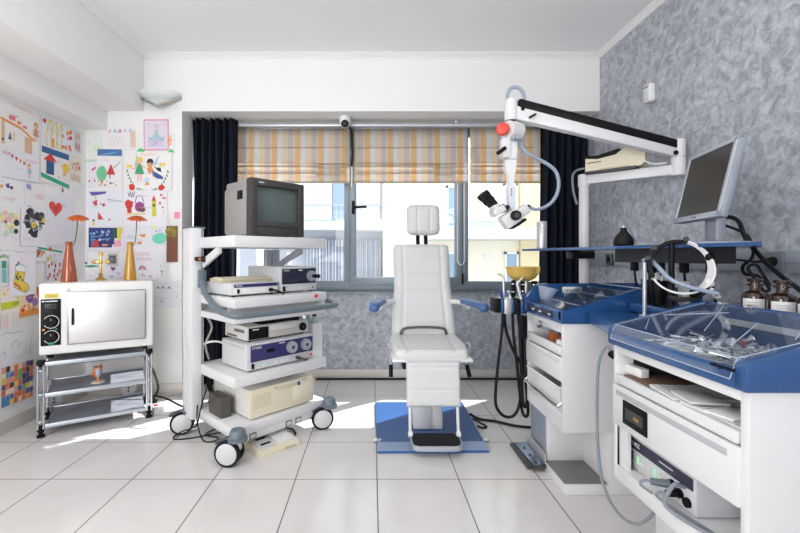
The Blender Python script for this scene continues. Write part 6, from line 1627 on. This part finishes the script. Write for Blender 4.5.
m = MB(); m.box(-sw / 2 + bz - .002, -.002, .022, sw / 2 - bz + .002, .0, shh - .014, M=SMx); m.build('panel', LCD, fs_)
m = MB(); m.box(-.02, -.0068, .008, .02, -.0058, .013, M=SMx); m.build('badge', DGREY, fs_)
pn_ = SMx @ Vector((0, .06, .08))
m = MB(); m.box(-.045, -.02, 0, .045, .02, .20, .01, M=Matrix.Translation((pn_.x, pn_.y, SZ1)) @ Matrix.Rotation(ang + math.pi, 4, 'Z')); m.build('neck', mat('silver_grey_plastic', (150, 156, 166), .4, .2), fs_)
m = MB(); m.box(-.12, -.11, 0, .12, .08, .012, .005, M=Matrix.Translation((pn_.x - .01, pn_.y, SZ1)) @ Matrix.Rotation(ang + math.pi, 4, 'Z')); m.build('base', mat('silver_bezel', (182, 188, 198), .35, .3), fs_)
cable('screen_cable', 'thick black cable dropping from the flat screen toward the brown bottles', [SMx @ Vector((-.10, .05, .03)), P(734, 218, 1.74), P(745, 237, 1.71), P(760, 256, 1.64), P(780, 275, 1.55), P(800, 290, 1.48), P(815, 302, 1.45)], .0085)
cable('screen_cable', 'second black lead from the flat screen curling beside the first bottle', [SMx @ Vector((-.08, .05, .03)), P(742, 232, 1.75), P(752, 246, 1.74), P(752, 258, 1.72), P(743, 266, 1.70), P(745, 274, 1.68), P(758, 276, 1.66), P(769, 288, 1.64), P(764, 291, 1.63), P(756, 280, 1.64), P(748, 268, 1.66), P(756, 265, 1.68), P(764, 276, 1.67), P(770, 286, 1.66)], .006)

# brown bottles on the counter
bp0 = None
bl = ['brown medicine bottle with white label, farthest of the three beside the wall socket', 'brown medicine bottle with white label, middle of the three beside the wall socket', 'brown medicine bottle with white label, nearest of the three at the picture edge']
for i, (x, y) in enumerate(((1.36, 1.448), (1.36, 1.352), (1.37, 1.262))):
    if bp0 is None:
        t = thing('medicine_bottle', bl[0], 'bottle', (x, y, .8725), 0, 'brown medicine bottles on the counter')
        z0 = .8725
        m = MB(); m.lathe([(.034, 0), (.038, .004), (.038, .086), (.034, .098), (.018, .106), (.015, .110), (.015, .126)], (x, y, z0), 28); m.build('body', AMBER, t)
        m = MB(); m.lathe([(.021, .124), (.023, .126), (.023, .130), (.014, .132), (.014, .136), (.022, .139), (.023, .147), (.020, .149)], (x, y, z0), 22); m.build('stopper', AMBER, t)
        m = MB(); n = 12; vs = []; fs = []
        for k in range(n + 1):
            a = R(170 + 95 * k / n)
            for zz in (.044, .080): vs.append((x + .0386 * math.cos(a), y + .0386 * math.sin(a), z0 + zz))
        for k in range(n): fs.append([2 * k, 2 * k + 2, 2 * k + 3, 2 * k + 1])
        m.add(vs, fs); lb = m.build('label', LABELW, t)
        m = MB(); 
        for zz in (.058, .066):
            vs = []
            for k in range(3, 10):
                a = R(170 + 95 * k / n)
                for d_ in (0, .002): vs.append((x + .0389 * math.cos(a), y + .0389 * math.sin(a), z0 + zz + d_))
            m.add(vs, [[2 * k, 2 * k + 2, 2 * k + 3, 2 * k + 1] for k in range(6)])
        m.build('print', PRN, lb)
        bp0 = t
    else: dup(bp0, (x, y, .8725), [0, .2, -.3][i], bl[i])

# headlamp stand, head band, black cups on the counter
st = thing('headlamp_stand', 'slim metal stand with a curved grey arm holding the head band', 'stand', (1.10, 1.65, .85))
b0 = P(644.6, 316.5, 1.70)
m = MB(); m.cyl((b0.x, b0.y, .851), (b0.x, b0.y, P(0, 259, 1.70).z), .008, n=12); m.cyl((b0.x, b0.y, .85), (b0.x, b0.y, .858), .02, n=16); m.build('pole', ALU_L, st)
Hq = lambda px, py, Y: P(px, py, Y)
m = MB(); m.tube([Hq(643.5, 260.5, 1.70), Hq(650, 259.5, 1.66), Hq(658, 267, 1.60), Hq(670, 279, 1.54), Hq(686, 286, 1.50), Hq(703, 290.5, 1.47), Hq(718, 294, 1.45)], .008, 10); m.build('arm', FIB, st)
m = MB(); m.tube([Hq(718, 294, 1.45), Hq(719.5, 297, 1.45), Hq(716, 298, 1.45), Hq(713, 295.5, 1.45)], .005, 8); m.ell(Hq(712, 289.5, 1.46), .008, .008, .006); m.build('lamp_tip', STEEL, st)
bpz = P(671.5, 305, 1.62)
m = MB(); m.cyl((bpz.x, bpz.y, .895), (bpz.x, bpz.y, P(0, 241, 1.62).z), .011, n=12); m.cyl((bpz.x, bpz.y, .895), (bpz.x, bpz.y, .905), .03, n=16); m.build('black_post', BLACK, st)
hbnd = thing('head_band', 'white and black surgeon head band hanging tilted on the stand', 'head band', tuple(P(680, 290, 1.58)))
cH = P(679.5, 266.5, 1.57)
# band ring: normal points toward the viewer and a little up-left
nrm = Vector((-.42, -.80, .42)).normalized(); ux = Vector((0, 0, 1)).cross(nrm).normalized(); uy = nrm.cross(ux)
rx, ry = .100, .113
def ring(t, off=0.0, k=1.0): return cH + ux * (rx * k * math.cos(t)) + uy * (ry * k * math.sin(t)) + nrm * off
def band(t0, t1, wd, th, n=28):
    m = MB(); vs = []; fs = []
    for i in range(n + 1):
        t = R(t0 + (t1 - t0) * i / n); w_ = wd(i / n) if callable(wd) else wd
        for o, k in ((-w_ / 2, 1), (w_ / 2, 1), (w_ / 2, 1 - th / rx), (-w_ / 2, 1 - th / rx)): vs.append(ring(t, o * .7, k) + (ux * math.cos(t) + uy * math.sin(t)) * (o * .35 if callable(wd) else 0))
    for i in range(n):
        for j in range(4): fs.append([4 * i + j, 4 * i + (j + 1) % 4, 4 * i + 4 + (j + 1) % 4, 4 * i + 4 + j])
    fs += [[0, 1, 2, 3], [4 * n + 3, 4 * n + 2, 4 * n + 1, 4 * n]]
    return m.add(vs, fs)
band(-150, 70, lambda q: .012 + .044 * math.sin(math.pi * q) ** 3, .006).build('white_band', WHITE2, hbnd)
band(80, 205, .02, .012).build('black_band', RUBBER, hbnd)
m = MB(); m.tube([ring(R(a), -.035, 1.08) for a in range(-110, 25, 15)], .009, 8); m.build('sweat_pad', mat('dark_brown_pad', (52, 46, 46), .8), hbnd)
for a in (20, -35, -70):
    m = MB(); c1 = ring(R(a), .0, 1.03); m.ell(c1, .016, .016, .016); m.build('clip', BLACK if a != -35 else WHITE2, hbnd)
for a in (75, 140, 165):
    m = MB(); c1 = ring(R(a), .0, 1.03); m.cyl(c1 - nrm * .014, c1 + nrm * .014, .010, n=12); m.build('adjusting_knob', DGREY, hbnd)
for i, (px, Y, lab) in enumerate(((650, 1.78, 'tall black cup on the counter, left of the pair behind the slim pole'), (659, 1.70, 'tall black cup on the counter, right of the pair behind the slim pole'))):
    p = P(px, 305, Y); t = thing('black_cup', lab, 'cup', (p.x, p.y, .895))
    m = MB(); m.lathe([(.024, 0), (.026, .004), (.034, .105), (.031, .105), (.023, .008)], (p.x, p.y, .895), 24); m.build('cup', BLACK, t)
    m = MB(); m.cyl((p.x - .01, p.y, .91), (p.x - .018, p.y - .005, 1.03), .005, n=8); m.cyl((p.x + .008, p.y, .91), (p.x + .014, p.y + .004, 1.02), .005, n=8); m.build('swab', OFFW, t)
smallbox('small_white_switch', 'narrow white box standing on the counter behind the head band', 'box', 1.30, 1.70, .896, .03, .03, .10, OFFW, .004)
for tq, lab in ((.56, 'black power lead hanging under the blue shelf, first below the rubber bulb'), (.66, 'black power lead hanging under the blue shelf, second below the rubber bulb'), (.74, 'black plug and lead hanging under the blue shelf behind the slim pole'), (.82, 'black plug and lead hanging under the blue shelf inside the head band')):
    p = fl(tq, .11); t = thing('power_plug', lab, 'plug', (p.x, p.y, 1.03))
    m = MB(); m.box(p.x - .012, p.y - .016, 1.03, p.x + .012, p.y + .016, 1.074, .004); m.build('body', BLACK, t)
    m = MB(); m.tube([(p.x, p.y, 1.035), (p.x + .005, p.y, .99), (p.x + .02, p.y + .005, .93), (p.x + .03, p.y, .86)], .005, 8); m.build('lead', RUBBER, t)
